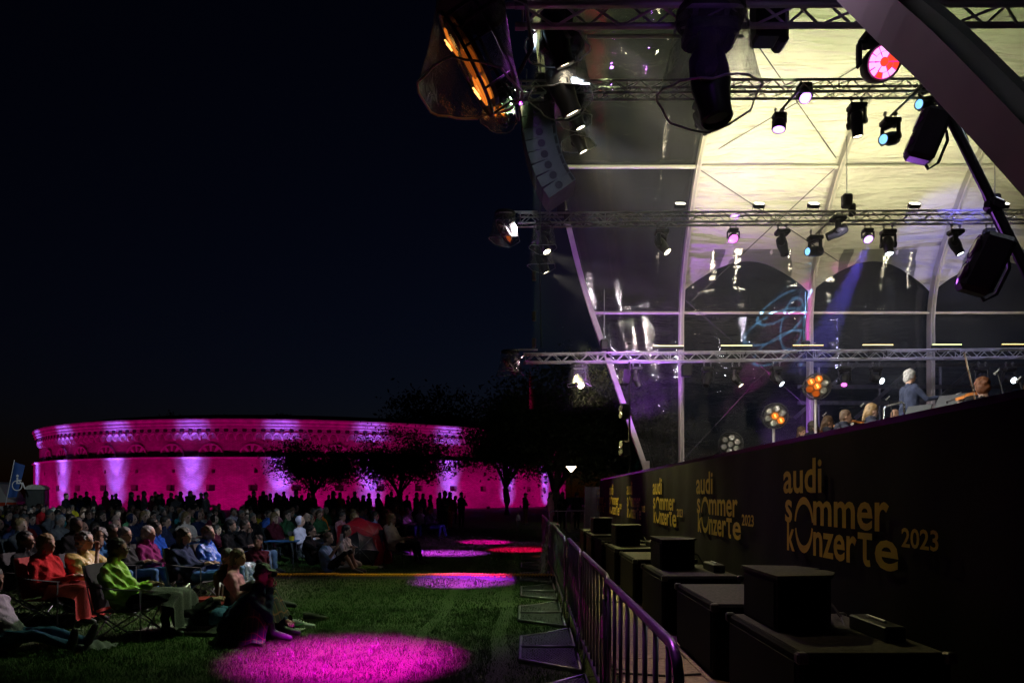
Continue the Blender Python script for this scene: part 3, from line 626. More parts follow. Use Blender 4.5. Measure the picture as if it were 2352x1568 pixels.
# ------------------------------------------------------------------ light fixtures
g = MB(); g.cbox((0, 0, -.19), (.40, .28, .13), .03); g.box((-.13, 0, -.265), (.05, .2, .02)); g.box((.13, 0, -.265), (.05, .2, .02)); MH_base = g.mesh('base', BLKG)
g = MB(); g.tube((0, 0, -.13), (0, 0, -.045), .02); g.lathe([(.03, -.02), (.048, -.02), (.048, .02), (.03, .02)], 10, (0, 0, 0), (1, 0, 0)); g.box((0, 0, -.042), (.03, .03, .02)); CLAMP = g.mesh('clamp', STEEL)
g = MB()
for s in (-1, 1): g.cbox((s * .185, 0, -.43), (.05, .13, .34), .02); g.lathe([(.085, -.03), (.085, .03)], 12, (s * .185, 0, -.56), (1, 0, 0), caps=True)
g.cbox((0, 0, -.275), (.40, .15, .05), .02); MH_yoke = g.mesh('yoke', BLKG)
g = MB(); g.lathe([(.03, .25), (.10, .245), (.135, .20), (.148, .08), (.15, -.02), (.13, -.12), (.118, -.22), (.122, -.30), (.108, -.315), (.10, -.29)], 14, caps=False); g.face([(.10 * math.cos(t), .10 * math.sin(t), .247) for t in [i * .6283 for i in range(10)]])
MH_head = sharp(g.mesh('head', BLKG, True)); g = MB(); g.lathe([(.001, -.296), (.10, -.292)], 16); MH_lens = g
g = MB(); g.lathe([(.06, .17), (.15, .16), (.185, .10), (.20, 0), (.205, -.10), (.195, -.135), (.175, -.12)], 18); g.face([(.06 * math.cos(t), .06 * math.sin(t), .17) for t in [i * .6283 for i in range(10)]]); LW_head = sharp(g.mesh('head', BLKG, True))
g = MB()
for s in (-1, 1): g.cbox((s * .235, 0, -.38), (.045, .11, .30), .02)
g.cbox((0, 0, -.255), (.50, .12, .045), .02); LW_yoke = g.mesh('yoke', BLKG)
def lensmesh(m): g = MB(); g.lathe([(.001, -.292), (.098, -.290)], 16); return g.mesh('lens', m)
OFFLENS = mat('dark lens', (.03, .03, .04), .06, .2)
LENS = {'warm': glow('warm white lens', (1, .85, .6), 12), 'white': glow('cool white lens', (.8, .92, 1), 12), 'blue': glow('pale blue lens', (.25, .6, 1), 1.6), 'mag': glow('magenta lens', (1, .16, .85), 2.6), 'viol': glow('violet lens', (.62, .30, 1), 3.4), 'red': glow('red lens', (1, .12, .08), 3), 'off': OFFLENS}
LENSM = {k: lensmesh(m) for k, m in LENS.items()}
g = MB(); g.lathe([(.001, -.118), (.172, -.116)], 20); 
def lwlens(m): g = MB(); g.lathe([(.001, -.118), (.172, -.116)], 20); return g.mesh('lens', m)
LWM = {k: lwlens(m) for k, m in LENS.items()}
# rain cover: black cap and a soft conical skirt with an uneven hem
def cover_mesh(seed):
    r = random.Random(seed); g = MB(); n = 28; ph = [r.uniform(0, 6.28) for _ in range(4)]
    rows = [(.25, -.05), (.27, -.10), (.29, -.25), (.315, -.42), (.35, -.58), (.38, -.70)]
    vs_ = []
    for k, (rr, z) in enumerate(rows):
        for i in range(n):
            t = 2 * math.pi * i / n; w_ = k / 5; q = rr * (1 + w_ * (.05 * math.sin(3 * t + ph[0]) + .045 * math.sin(7 * t + ph[1]) + .02 * math.sin(13 * t + ph[2])))
            vs_.append((q * math.cos(t), q * math.sin(t), z + w_ * (.045 * math.sin(2 * t + ph[3]))))
    g.add(vs_, [(k * n + i, k * n + (i + 1) % n, (k + 1) * n + (i + 1) % n, (k + 1) * n + i) for k in range(5) for i in range(n)])
    hem = MB(); hem.path(vs_[5 * n:] + vs_[5 * n:5 * n + 1], .009, 5)
    return g.mesh('rain_cover', CLEAR, True), hem.mesh('hem', mat('cover hem', (.5, .5, .55), .3, 0, .1))
COVERS = [cover_mesh(i) for i in range(3)]
g = MB(); g.lathe([(.001, .0), (.2, -.005), (.262, -.02), (.268, -.07), (.25, -.075)], 24); CAP = g.mesh('cap', BLK)
def add_cover(root, k, sc=1.0, dz=0):
    c = put('rain_cover', COVERS[k % 3][0], root, (0, 0, dz), (0, 0, k * 1.3), sc); put('hem', COVERS[k % 3][1], c); put('cap', CAP, root, (0, 0, dz), (0, 0, 0), sc)
def head_rot(d): return Vector(d).to_track_quat('-Z', 'Y').to_euler()
def moving_head(loc, d, lens, label, sc=1.0, cover=None, pan=None, grp='moving head spotlights'):
    d = Vector(d).normalized(); root = empty('moving_head', loc, 0, label, 'spotlight', grp); root.scale = (sc, sc, sc)
    pan = math.atan2(d.y, d.x) + math.pi / 2 if pan is None else pan
    put('clamp', CLAMP, root, (-.12, 0, 0)); put('clamp', CLAMP, root, (.12, 0, 0)); put('base', MH_base, root); put('yoke', MH_yoke, root, (0, 0, 0), (0, 0, pan))
    h = put('head', MH_head, root, (0, 0, -.56), head_rot(d)); put('lens', LENSM[lens], h)
    if cover is not None: add_cover(root, cover)
    return root, Vector(loc) + Vector((0, 0, -.56)) * sc + d * .33 * sc
def led_wash(loc, d, lens, label, sc=1.0, grp='round LED wash lights'):
    d = Vector(d).normalized(); root = empty('wash_light', loc, 0, label, 'spotlight', grp); root.scale = (sc, sc, sc); pan = math.atan2(d.y, d.x) + math.pi / 2
    put('clamp', CLAMP, root, (-.12, 0, 0)); put('clamp', CLAMP, root, (.12, 0, 0)); put('base', MH_base, root); put('yoke', LW_yoke, root, (0, 0, 0), (0, 0, pan))
    h = put('head', LW_head, root, (0, 0, -.50), head_rot(d))
    if lens: put('lens', LWM[lens], h)
    return root, Vector(loc) + Vector((0, 0, -.50)) * sc + d * .14 * sc, h
# seven-cell retro lamps
hexp = [(math.cos(math.pi / 3 * i + math.pi / 6), math.sin(math.pi / 3 * i + math.pi / 6)) for i in range(6)]
REFL = mat('lamp reflector', (.55, .55, .5), .25, .8, .3, 25, .4, 60); TUNG = [glow('glowing tungsten cell', (1, .25, .025), .75), glow('dim tungsten cell', (1, .2, .02), .22)]
FIL = glow('filament', (1, .5, .12), 3)
g = MB(); g.prism([(x * .07, y * .07) for x, y in hexp], .06); 
for i in range(6):
    a, b = hexp[i], hexp[(i + 1) % 6]; g.tube((a[0] * .084, a[1] * .084, .05), (b[0] * .084, b[1] * .084, .05), .007, n=4)
HEXC = {k: (lambda q: q.mesh('lamp_cell', m))(g) for k, m in (('off', REFL), ('on', TUNG[0]), ('dim', TUNG[1]))}
g = MB(); g.tube((-.012, -.05, .075), (-.012, .05, .075), .006, n=5); g.tube((.012, -.05, .075), (.012, .05, .075), .006, n=5); FILM = g.mesh('filament', FIL)
def torus(r, t, z, n=36): g = MB(); p = [(r * math.cos(2 * math.pi * i / n), r * math.sin(2 * math.pi * i / n), z) for i in range(n + 1)]; g.path(p, t, 6); return g
g = torus(.31, .012, .03); g2 = torus(.31, .012, -.16)
for i in range(8): a = i * math.pi / 4; g.tube((.31 * math.cos(a), .31 * math.sin(a), .03), (.31 * math.cos(a), .31 * math.sin(a), -.16), .008, n=5)
g.add(g2.v, g2.f)
g.prism([(.27 * math.cos(2 * math.pi * i / 24), .27 * math.sin(2 * math.pi * i / 24)) for i in range(24)], .03, (0, 0, -.045))
RETRO = g.mesh('frame', mat('lamp ring', (.10, .10, .105), .35, .5, .2, 8))
g = MB(); g.path([(.33, 0, 0), (.36, 0, -.05), (.36, 0, -.3), (.2, 0, -.42), (-.2, 0, -.42), (-.36, 0, -.3), (-.36, 0, -.05), (-.33, 0, 0)], .014, 6); RYOKE = g.mesh('bracket', BLK)
def retro(loc, nrm, lit, label, sc=.9, hang=True, roll=0, grp='round seven-cell lamps'):
    root = empty('retro_lamp', loc, 0, label, 'lamp', grp); q = Vector(nrm).to_track_quat('Z', 'Y'); dz = -.42 if hang else 0
    fr = put('frame', RETRO, root, (0, 0, dz), (q @ __import__('mathutils').Quaternion((0, 0, 1), roll)).to_euler(), sc)
    put('bracket', RYOKE, root, (0, 0, dz), q.to_euler(), sc)
    for i in range(7):
        p = (0, 0) if i == 0 else (.178 * math.cos(math.pi / 3 * i), .178 * math.sin(math.pi / 3 * i)); s = lit[i]
        c = put('lamp_cell', HEXC[s], fr, (p[0], p[1], -.012))
        if s == 'on': put('filament', FILM, c)
    if hang: mb = MB(); mb.tube((0, 0, 0), (0, 0, dz + .02), .018, n=6); mb.build('hanger', BLK, root)
    return root

def face_dir(px, py, k): return None
# near truss
r_, p_ = moving_head(P(1632, 22, 5.35) + Vector((0, 0, 0)), (.12, -.05, -.8), 'off', 'large rain-covered moving head hanging from the near truss', 1.02, 0)
r_, p_, hd = led_wash(P(2020, 50, 5.45), (-.04, -.86, -.34), None, 'big wash light glowing pink and red beside the dark beam', .68)
g = MB(); g.lathe([(.001, -.120), (.174, -.119)], 24); g.build('backing', glow('magenta led backing', (1, .03, .45), .9), hd)
PINK = glow('pink white led cell', (1, .42, .9), 1.5); REDC = glow('red led cell', (1, .07, .03), 1.1)
for ring_, (ra, rb, n) in enumerate(((.0, .045, 1), (.05, .105, 6), (.11, .168, 12))):
    for i in range(n):
        a0, a1 = 2 * math.pi * (i + .09) / n, 2 * math.pi * (i + .91) / n; g = MB()
        pts = [(rb * math.cos(a0 + (a1 - a0) * j / 4), rb * math.sin(a0 + (a1 - a0) * j / 4)) for j in range(5)] + ([(ra * math.cos(a0 + (a1 - a0) * j / 3), ra * math.sin(a0 + (a1 - a0) * j / 3)) for j in range(3, -1, -1)] if ra else [])
        if n == 1: pts = [(rb * math.cos(2 * math.pi * j / 10), rb * math.sin(2 * math.pi * j / 10)) for j in range(10)]
        g.prism(pts, .012, (0, 0, -.135)); g.build('led_cell', REDC if (ring_ * 5 + i * 7) % 13 in (0, 3, 6, 8) else PINK, hd)
retro_near = retro(P(1082, 20, 5.2), (-.86, .10, -.50), ['off', 'on', 'off', 'off', 'on', 'dim', 'off'], 'large rain-covered lamp with glowing orange cells at the near truss end', 1.22, True, .5); add_cover(retro_near, 1, 1.0, .05)
mb = MB(); mb.tube(P(1060, 15, 5.3), P(1230, 12, 5.3), .024); tag(mb.build('boom_pipe', ALU), 'pipe sticking out of the near truss end, carrying the orange lamp', 'pipe')
e = empty('dimmer_box', P(1758, 40, 5.7), 0, 'black dimmer box strapped to the near truss', 'box'); mb = MB(); mb.cbox((0, 0, 0), (.21, .2, .42), .02); mb.build('case', BLKG, e); mb = MB(); mb.cbox((.14, .05, -.05), (.1, .2, .35), .03); mb.build('module', BLKG, e)
for s in (-.05, .05): mb = MB(); mb.path([(s, -.11, .1), (s, -.125, .2), (s, -.05, .28), (s, .1, .28)], .012, 5); mb.build('strap', RUB, e)
# truss above the picture
mh1 = moving_head((P(1280, 0, 8.6).x, 8.65, 8.04), (.33, .35, -.85), 'warm', 'rain-covered white spot left of the roof edge, higher of two', 1.05, 1)
mh2 = moving_head((P(1288, 0, 9.2).x + .02, 9.3, 7.85), (.42, .25, -.85), 'warm', 'rain-covered white spot left of the roof edge, lower of two', 1.15, 2)
mb = MB(); mb.tube((.35, 9.3, 7.9), (3, 9.3, 7.9), .025); tag(mb.build('boom_pipe', ALU), 'pipe above the picture top holding the lower covered spot', 'pipe')
beams = []
def hang(k, px, py, d, lens, label, kind='mh', cover=None, dy=.12, sc=1.0, drop=0):
    loc = P(px, 0, TY[k] + dy); loc.z = TZ[k] - .02 - drop
    if py is not None: loc.z = P(px, py, TY[k] + dy).z
    return (moving_head(loc, d, lens, label, sc * .86, cover) if kind == 'mh' else led_wash(loc, d, lens, label, sc * .64))
h = {}
h['a'] = hang(2, 1322, 205, (.35, .1, -.85), 'warm', 'rain-covered white spot below the line array truss, higher of two', cover=0, sc=1.05)
h['b'] = hang(2, 1328, 262, (.40, .15, -.85), 'warm', 'rain-covered white spot below the line array truss, lower of two', cover=1, dy=1.1, sc=1.1)
h['c'] = hang(2, 1612, 222, (.45, .1, -.75), 'off', 'dark moving head on the second truss, before the first rib')
h['d'] = hang(2, 1848, 184, (.0, -.55, -.75), 'viol', 'wash light glowing pale violet on the second truss', 'lw')
h['e'] = hang(2, 1790, 252, (-.18, -.1, -.95), 'viol', 'violet-lit wash light hung low on a slanted arm', 'lw', dy=-.2)
h['f'] = hang(2, 1968, 228, (.12, .1, -.95), 'warm', 'dark moving head with a lit rim between two slanted arms', dy=.2)
h['g'] = hang(2, 2045, 262, (-.8, -.5, -.3), 'blue', 'moving head with a pale blue lens on a slanted arm, second truss', dy=-.2)
h['h'] = hang(2, 2130, 182, (-.9, -.4, -.3), 'blue', 'moving head with a pale blue lens beside the black pole top')
h['i'] = hang(3, 1248, 512, (.3, -.3, -.85), 'warm', 'rain-covered white spot at the mid truss end, higher of two', cover=2, sc=1.05)
h['j'] = hang(3, 1245, 555, (.35, .1, -.85), 'warm', 'rain-covered white spot at the mid truss end, lower of two', cover=0, dy=1.0, sc=1.1)
h['k'] = hang(3, 1520, None, (.45, -.35, -.75), 'warm', 'white spot on the mid truss, left of the first rib')
h['l'] = hang(3, 1684, None, (-.05, -.75, -.6), 'mag', 'wash light glowing magenta on the mid truss, right of the first rib', 'lw', sc=.95)
h['m'] = hang(3, 1797, None, (.2, -.1, -.9), 'off', 'dark moving head on the mid truss between first and second rib')
h['n'] = hang(3, 1872, 532, (-.85, -.4, -.15), 'blue', 'moving head with a pale blue lens hung low before the second rib', dy=-.2)
h['o'] = hang(3, 1925, 487, (-.8, .3, -.35), 'off', 'dark moving head clamped high beside the second rib', dy=-.25)
h['p'] = hang(3, 1993, None, (-.05, -.62, -.75), 'viol', 'wash light throwing a blue beam down from the mid truss', 'lw', sc=.95)
h['q'] = hang(3, 2040, None, (-.06, -.3, -.9), 'white', 'white spot beside the wash light with the blue beam')
h['r'] = hang(3, 2195, None, (.3, -.2, -.85), 'white', 'blue-tinted moving head before the third rib')
h['s'] = hang(3, 2272, None, (-.1, -.75, -.55), 'mag', 'wash light glowing magenta behind the black twin lamp', 'lw', sc=.95)
h['t'] = hang(4, 1330, None, (.16, -.72, -.68), 'warm', 'rain-covered white spot on the lowest truss', cover=1, sc=1.05)
for px, d, ln, lb in ((1462, (.3, -.1, -.9), 'off', 'dark moving head on the lowest truss beside the front arch leg'), (1625, (-.3, -.4, -.8), 'off', 'dark moving head on the lowest truss right of the first rib'), (1690, (.5, -.3, -.75), 'warm', 'moving head with a faint white lens on the lowest truss'),
                      (1783, (.4, -.5, -.6), 'white', 'white spot on the lowest truss above the round lamps'), (1940, (-.3, -.5, -.7), 'mag', 'magenta moving head on the lowest truss near the second rib'), (2012, (.25, -.85, -.35), 'white', 'bright white spot on the lowest truss left of the conductor'),
                      (2255, (-.4, -.5, -.7), 'mag', 'magenta moving head on the lowest truss above the violin bow'), (2318, (-.1, -.9, -.3), 'white', 'bright white spot on the lowest truss near the picture edge')):
    h[px] = hang(4, px, None, d, ln, lb, sc=.95)
e = empty('square_lamp', P(1577, 838, 19.9), 0, 'black square floodlamp hanging from the lowest truss before the first rib', 'lamp')
mb = MB(); mb.cbox((0, 0, -.16), (.3, .2, .36), .03); mb.build('case', BLKG, e); mb = MB(); mb.path([(-.17, 0, -.15), (-.17, 0, .05), (.17, 0, .05), (.17, 0, -.15)], .012, 5); mb.build('bracket', BLK, e)
# slanted arms on trusses 2 and 3
for k, a, b, lb in ((2, (1845, 195), (1790, 258), 'slanted pipe arm holding the violet-lit wash light'), (2, (2125, 190), (2045, 268), 'slanted pipe arm under the second truss, near the black pole'), (3, (1925, 490), (1872, 540), 'slanted pipe arm under the mid truss at the second rib')):
    mb = MB(); mb.tube(P(*a, TY[k] - .05), P(*b, TY[k] - .18), .024); tag(mb.build('pipe_arm', STEEL), lb, 'pipe')
# lamps with orange cells on pipes beyond the truss ends
for k, px, py, lit, lb, cv in ((2, 1147, 205, ['off', 'on', 'on', 'off', 'off', 'on', 'off'], 'small rain-covered lamp with orange cells at the second truss end', 2), (3, 1160, 492, ['off', 'off', 'off', 'off', 'dim', 'off', 'off'], 'rain-covered round lamp at the mid truss end', 0), (4, 1172, 808, ['off'] * 7, 'unlit rain-covered round lamp at the lowest truss end', 1)):
    q = P(px, py, TY[k]); o = retro(q, (-.78, -.12, -.60), lit, lb, 1.05, True, .5); add_cover(o, cv, .98, .05)
    mb = MB(); mb.tube(q + Vector((-.15, 0, .06)), Vector((P(1235, 0, TY[k]).x, TY[k], q.z + .06)), .024); tag(mb.build('boom_pipe', ALU), ('pipe carrying the small lamp at the second truss end', 'pipe carrying the lamp at the mid truss end', 'pipe carrying the lamp at the lowest truss end')[k - 2], 'pipe')
# floodlights standing on the mid truss
UP = glow('flood face', (1, .93, .7), 14)
for k, px in enumerate((1560, 1740, 1865, 2095, 2298)):
    q = P(px, 484, 16.9); q.z = TZ[3] + .27 + .05; e = empty('truss_floodlight', q, 0, 'small floodlight shining up from the mid truss, ' + ('left of the first rib', 'right of the first rib', 'left of the second rib', 'between second and third rib', 'nearest the black twin lamp')[k], 'floodlight', 'floodlights on the mid truss'); e.rotation_euler = (R(38), 0, 0)
    mb = MB(); mb.cbox((0, 0, .14), (.27, .16, .10), .02); mb.build('case', BLK, e); mb = MB(); mb.box((0, 0, .193), (.22, .12, .004)); mb.build('glass', UP, e)
    mb = MB(); mb.path([(-.14, 0, .14), (-.14, 0, -.02), (.14, 0, -.02), (.14, 0, .14)], .01, 5); mb.build('bracket', BLK, e)
# glowing bars on the lowest truss
for k, (a, b, c) in enumerate(((1500, 1570, (1, .85, .45)), (1655, 1727, (1, .85, .4)), (1820, 1890, (1, .66, .22)), (1980, 2050, (1, .75, .3)), (2140, 2207, (.8, 1, .35)), (2300, 2372, (1, .72, .2)))):
    q0, q1 = P(a, 795, 19.85), P(b, 795, 19.85); z = TZ[4] + .26 + .16 + .01 * k; e = empty('led_bar', (q0.x, 19.85, z), 0, 'glowing LED bar on the lowest truss, ' + ('left of the first rib', 'right of the first rib', 'crossing the second rib', 'left of the conductor', 'greenish one at the third rib', 'nearest the picture edge')[k], 'light bar', 'LED bars on the lowest truss'); L_ = q1.x - q0.x
    mb = MB(); mb.cbox((L_ / 2, 0, 0), (L_, .1, .09), .012); mb.build('housing', BLK, e); mb = MB()
    for i in range(18): mb.box((L_ * (i + .5) / 18, -.03, .047), (L_ / 18 * .62, .05, .014))
    mb.build('led_strip', glow('led bar %d' % k, c, 5), e); mb = MB()
    for s in (.2, .8): mb.tube((L_ * s, 0, -.04), (L_ * s, 0, -.2), .012, n=5)
    mb.build('bracket', BLK, e)
# line array
la = empty('line_array', P(1232, 262, 13.7), 0, 'curved hanging line array of grey speaker cabinets at the stage front', 'loudspeaker'); CABM = mat('speaker cabinet', (.10, .105, .11), .5, 0, .2, 5)
pos = Vector((0, 0, 0)); ang = 4
for k in range(8):
    ang += (1.5, 2, 2.5, 3, 4, 5, 6, 6)[k]; Rm = Matrix.Rotation(-R(ang), 3, 'Y'); hh = .215
    mb = MB(); mb.prism([(-.32, 0), (.32, .012), (.32, -hh + .012), (-.32, -hh)], .7, (0, -.35, 0), ((1, 0, 0), (0, 0, 1), (0, 1, 0))); c = mb.build('cabinet', CABM, la, False, pos, (0, -R(ang), 0))
    mb = MB(); mb.lathe([(.001, 0), (.07, 0), (.075, -.004), (.075, .006)], 14, (-.02, -.354, -hh / 2), (0, -1, 0)); mb.build('side_port', BLK, c); mb = MB(); mb.box((.27, -.355, -hh / 2), (.05, .01, hh * .7)); mb.build('rigging_link', BLK, c)
    pos = pos + Rm @ Vector((.0, 0, -hh - .006))
mb = MB(); mb.box((.0, 0, .05), (.72, .6, .07)); mb.build('fly_frame', BLK, la); mb = MB()
for s in (-.2, .2): mb.tube((s, 0, .08), (s, 0, .9), .012, n=5)
mb.build('chain', STEEL, la)
# thin cable drop with small boxes hanging below the trusses at their outer end
cb = empty('hanging_cable', P(1240, 470, 15.3), 0, 'thin cable with small boxes hanging beside the truss ends', 'cable')
mb = MB(); mb.path([(0, 0, 2.2), (.01, 0, 0), (.0, 0, -1.5), (.03, 0, -3.2)], .014, 5); mb.build('line', BLK, cb)
for z in (1.6, .9, -1.6, -2.5, -3.1): mb = MB(); mb.cbox((-.13, 0, z), (.09, .1, .2), .01); mb.build('junction_box', mat('junction box', (.25, .22, .22), .5), cb)
# chain hoists above the trusses
for k, (px, py, Y, lb) in enumerate(((1290, 478, 16.9, 'black chain hoist by the front arch leg, on the mid truss'), (1388, 792, 19.9, 'black chain hoist by the front arch leg, on the lowest truss'), (1945, 462, 16.9, 'black chain hoist above the mid truss at the second rib'), (2285, 462, 16.9, 'black chain hoist behind the black twin lamp'), (1850, 796, 19.9, 'black chain hoist on the lowest truss at the second rib'), (1242, 190, 13.6, 'black chain hoist above the line array'))):
    q = P(px, py, Y); e = empty('chain_hoist', q, 0, lb, 'hoist', 'chain hoists on the trusses'); mb = MB(); mb.cbox((0, 0, 0), (.24, .2, .34), .04); mb.build('motor', BLKG, e); mb = MB(); mb.cbox((.13, 0, -.22), (.14, .16, .3), .03); mb.build('chain_bag', RUB, e)
    mb = MB(); mb.tube((0, 0, .15), (0, 0, 1.6), .012, n=5); mb.build('chain', STEEL, e)
# twin-lens lamps: leaning pole near the camera, upright pole at the far end
AMB = mat('purple tinted lens', (.16, .05, .2), .12, .3, .2, 20)
def twin(loc, rot, label, sc=1.0, lensmat=None):
    root = empty('twin_lamp', loc, 0, label, 'lamp', 'twin-lens lamps on poles'); root.rotation_euler = rot; root.scale = (sc,) * 3
    mb = MB(); mb.cbox((0, 0, 0), (.24, .22, .44), .035); mb.build('case', BLK, root)
    for z in (-.1, .1): mb = MB(); mb.lathe([(.001, .012), (.05, .012), (.088, 0), (.092, .006), (.092, -.02)], 18, (-.122, 0, z), (-1, 0, 0)); mb.build('lens', lensmat or AMB, root)
    mb = MB(); mb.path([(0, .12, .12), (.16, .14, .12), (.2, .14, .05), (.2, .14, -.15), (.14, .14, -.22), (0, .12, -.1)], .014, 6); mb.build('bracket', BLK, root)
    return root
pa, pb = P(2128, 160, 3.62), Vector((2.88, 3.5, 2.2)); pp = empty('leaning_pole', pb, 0, 'black pole leaning from the stage edge to the dark beam', 'pole')
mb = MB(); mb.tube(Vector((0, 0, 0)), pa - pb, .0245, n=10); mb.build('tube', BLK, pp)
for t_ in (.21, .565): mb = MB(); c = (pa - pb) * t_; mb.cbox(c, (.075, .075, .07), .015, Matrix.Rotation(R(23), 3, 'Y')); mb.tube(c + Vector((-.05, -.02, 0)), c + Vector((.06, .02, .02)), .018); mb.build('clamp', BLK, pp)
mb = MB(); mb.path([(pa - pb) * t_ + Vector((.03 + .04 * math.sin(t_ * 9), .03, 0)) for t_ in [i / 14 for i in range(15)]], .008, 5); mb.build('cable', RUB, pp)
twin(P(2262, 608, 3.45), (R(10), R(22), R(-14)), 'black twin lamp with purple lenses on the leaning pole, lower of two', .66)
twin(P(2130, 312, 3.6), (R(10), R(20), R(-12)), 'black twin lamp on the leaning pole, upper of two', .58)
fpz = P(1446, 1090, 19.2); fpz.z = DZ; pp = empty('lamp_stand', fpz, 0, 'upright black pole with three twin lamps at the far stage corner', 'pole'); mb = MB(); mb.tube((0, 0, 0), (0, 0, P(0, 872, 19.2).z - DZ + .5), .03); mb.build('tube', BLK, pp)
for k, py in enumerate((866, 945, 1030)): twin(P(1434, py, 19.15), (0, 0, R(25)), 'small twin lamp on the upright pole by the front arch foot, ' + ('topmost', 'middle one', 'lowest')[k], 1.0, REFL)
# lamps on stands behind the orchestra
for k, (px, py, Y, lit, lb) in enumerate(((1877, 887, 16.5, ['on', 'on', 'on', 'dim', 'dim', 'off', 'off'], 'round lamp with glowing orange cells on a stand, topmost of three'), (1780, 955, 17.0, ['on', 'off', 'off', 'off', 'off', 'on', 'off'], 'round lamp with pale cells on a stand, middle of three'), (1678, 1020, 17.5, ['off'] * 7, 'unlit round lamp behind the stage edge, lowest of three'))):
    q = P(px, py, Y); retro(q, (-.28, -.95, -.02), lit, lb, 1.0, False, .35)
    s_ = empty('lamp_post', (q.x + .02, q.y + .14, DZ), 0, 'pale metal stand under the ' + ('topmost', 'middle', 'lowest')[k] + ' round lamp', 'stand'); mb = MB(); mb.tube((0, 0, 0), (0, 0, q.z - DZ - .3), .035); mb.build('tube', ALU, s_); mb = MB(); mb.tube((0, 0, 0), (0, 0, .02), .25, n=14); mb.build('base', BLK, s_)
# ------------------------------------------------------------------ light thrown by the fixtures above, and added spots without a fixture
WARM, WHT = (1, .90, .70), (.86, .94, 1)
for px, W in ((1560, 200), (1740, 430), (1865, 380), (2095, 430), (2298, 380)):      # floods on the mid truss wash the roof skin
    q = P(px, 0, 16.9); q.z = TZ[3] + .6; spot(q, q + Vector((.1, 1.3, 1.9)), W, (1, .90, .58), 112, .9, .1)
for x, W in ((1.6, 520), (5.2, 270), (8.2, 300), (11.2, 270)):                      # roof wash from the second truss
    q = Vector((x, 13.3, TZ[2] + .4)); spot(q, q + Vector((.3, 1.7, 1.2)), W, (.86, 1, .46), 105, .9, .15)
spot(P(1690, 500, 16.9), P(1650, 440, 20.2), 110, (.5, .15, 1), 34, .9, .1); spot(P(1850, 235, 13.6), P(1740, 350, 19.5), 300, (.55, .2, 1), 22, .9, .1)   # violet patches on the skin
for x in (6.8, 10.6, 14.2): spot((x, 18.6, 6.3), (x, 21.2, 9.2), 130, (1, .86, .58), 110, 1.0, .1)      # added uplights for the lower skirt of the roof skin
# warm front light on the orchestra
spot((1.2, 8.9, 7.6), (7.3, 14.2, 3.1), 2300, (1, .88, .70), 46, .6, .08); spot((1.0, 13.7, 8.9), (7.2, 16.0, 3.1), 1500, (1, .90, .75), 44, .6, .08); spot((1.0, 6.0, 5.2), (7.2, 10.8, 3.2), 900, (1, .86, .66), 40, .6, .08)
# added white and violet wash to brighten the rib legs and the lowest truss
spot((3.4, 15.4, 7.6), (5.2, 21.2, 5.2), 700, (1, .86, .78), 60, .8, .1); spot((7.6, 15.4, 8.0), (9.2, 21.2, 5.6), 600, (.9, .8, 1), 60, .8, .1); spot((11.2, 15.4, 8.0), (12.9, 21.2, 6.0), 600, (.6, .55, 1), 60, .8, .1); spot((1.4, 15.5, 6.6), (2.6, 20.5, 6.0), 420, (1, .8, .85), 60, .8, .1)
for k_, (key, W, c, deg) in {1: ('a', 900, WHT, 34), 2: ('b', 900, WHT, 34), 3: ('i', 800, WARM, 30), 4: ('j', 800, WARM, 30), 5: ('t', 700, WARM, 30)}.items():
    p = h[key][1]; spot(p, (7.2, 13.2, 3.2), W, c, deg, .5, .05)
for m_, c in ((mh1, WHT), (mh2, WHT)): spot(m_[1], (7.4, 12.5, 3.3), 1300, c, 28, .5, .05)
p = h['k'][1]; spot(p, P(1640, 830, 12), 300, WARM, 16, .3, .04)
p = h['p'][1]; spot(p, P(1850, 860, 14.2), 60000, (.16, .12, 1), 9, .25, .1)
p = h['l'][1]; spot(p, P(1460, 800, 19), 6000, (.55, .08, 1), 26, .7, .1)
p = h['d'][1]; spot(p, P(1790, 300, 12.8), 500, (.6, .25, 1), 14, .4, .1)
p = h['r'][1]; spot(p, P(2260, 900, 15), 500, WHT, 14, .4, .05)
p = h['q'][1]; spot(p, P(2035, 900, 15), 600, WHT, 16, .4, .05)
p = h[2012][1]; spot(p, P(2080, 890, 17), 400, WHT, 18, .4, .05)
p = h['n'][1]; spot(p, P(1700, 560, 16), 250, WHT, 14, .4, .05)
# violet wash over ribs, foil and floor at the far side
spot(P(1470, 1062, 20.6), P(1500, 760, 21), 1500, (.45, .1, 1), 70, .8, .1)
spot(P(1600, 1040, 20.6), P(1720, 880, 21.3), 2200, (1, .05, .75), 20, .6, .05)
spot(P(2240, 330, 14), P(2180, 560, 20.8), 1500, (.22, .18, 1), 26, .5, .1)
spot(P(1800, 1040, 19.5), P(1810, 985, 21.3), 400, (.4, .1, 1), 50, .8, .1)
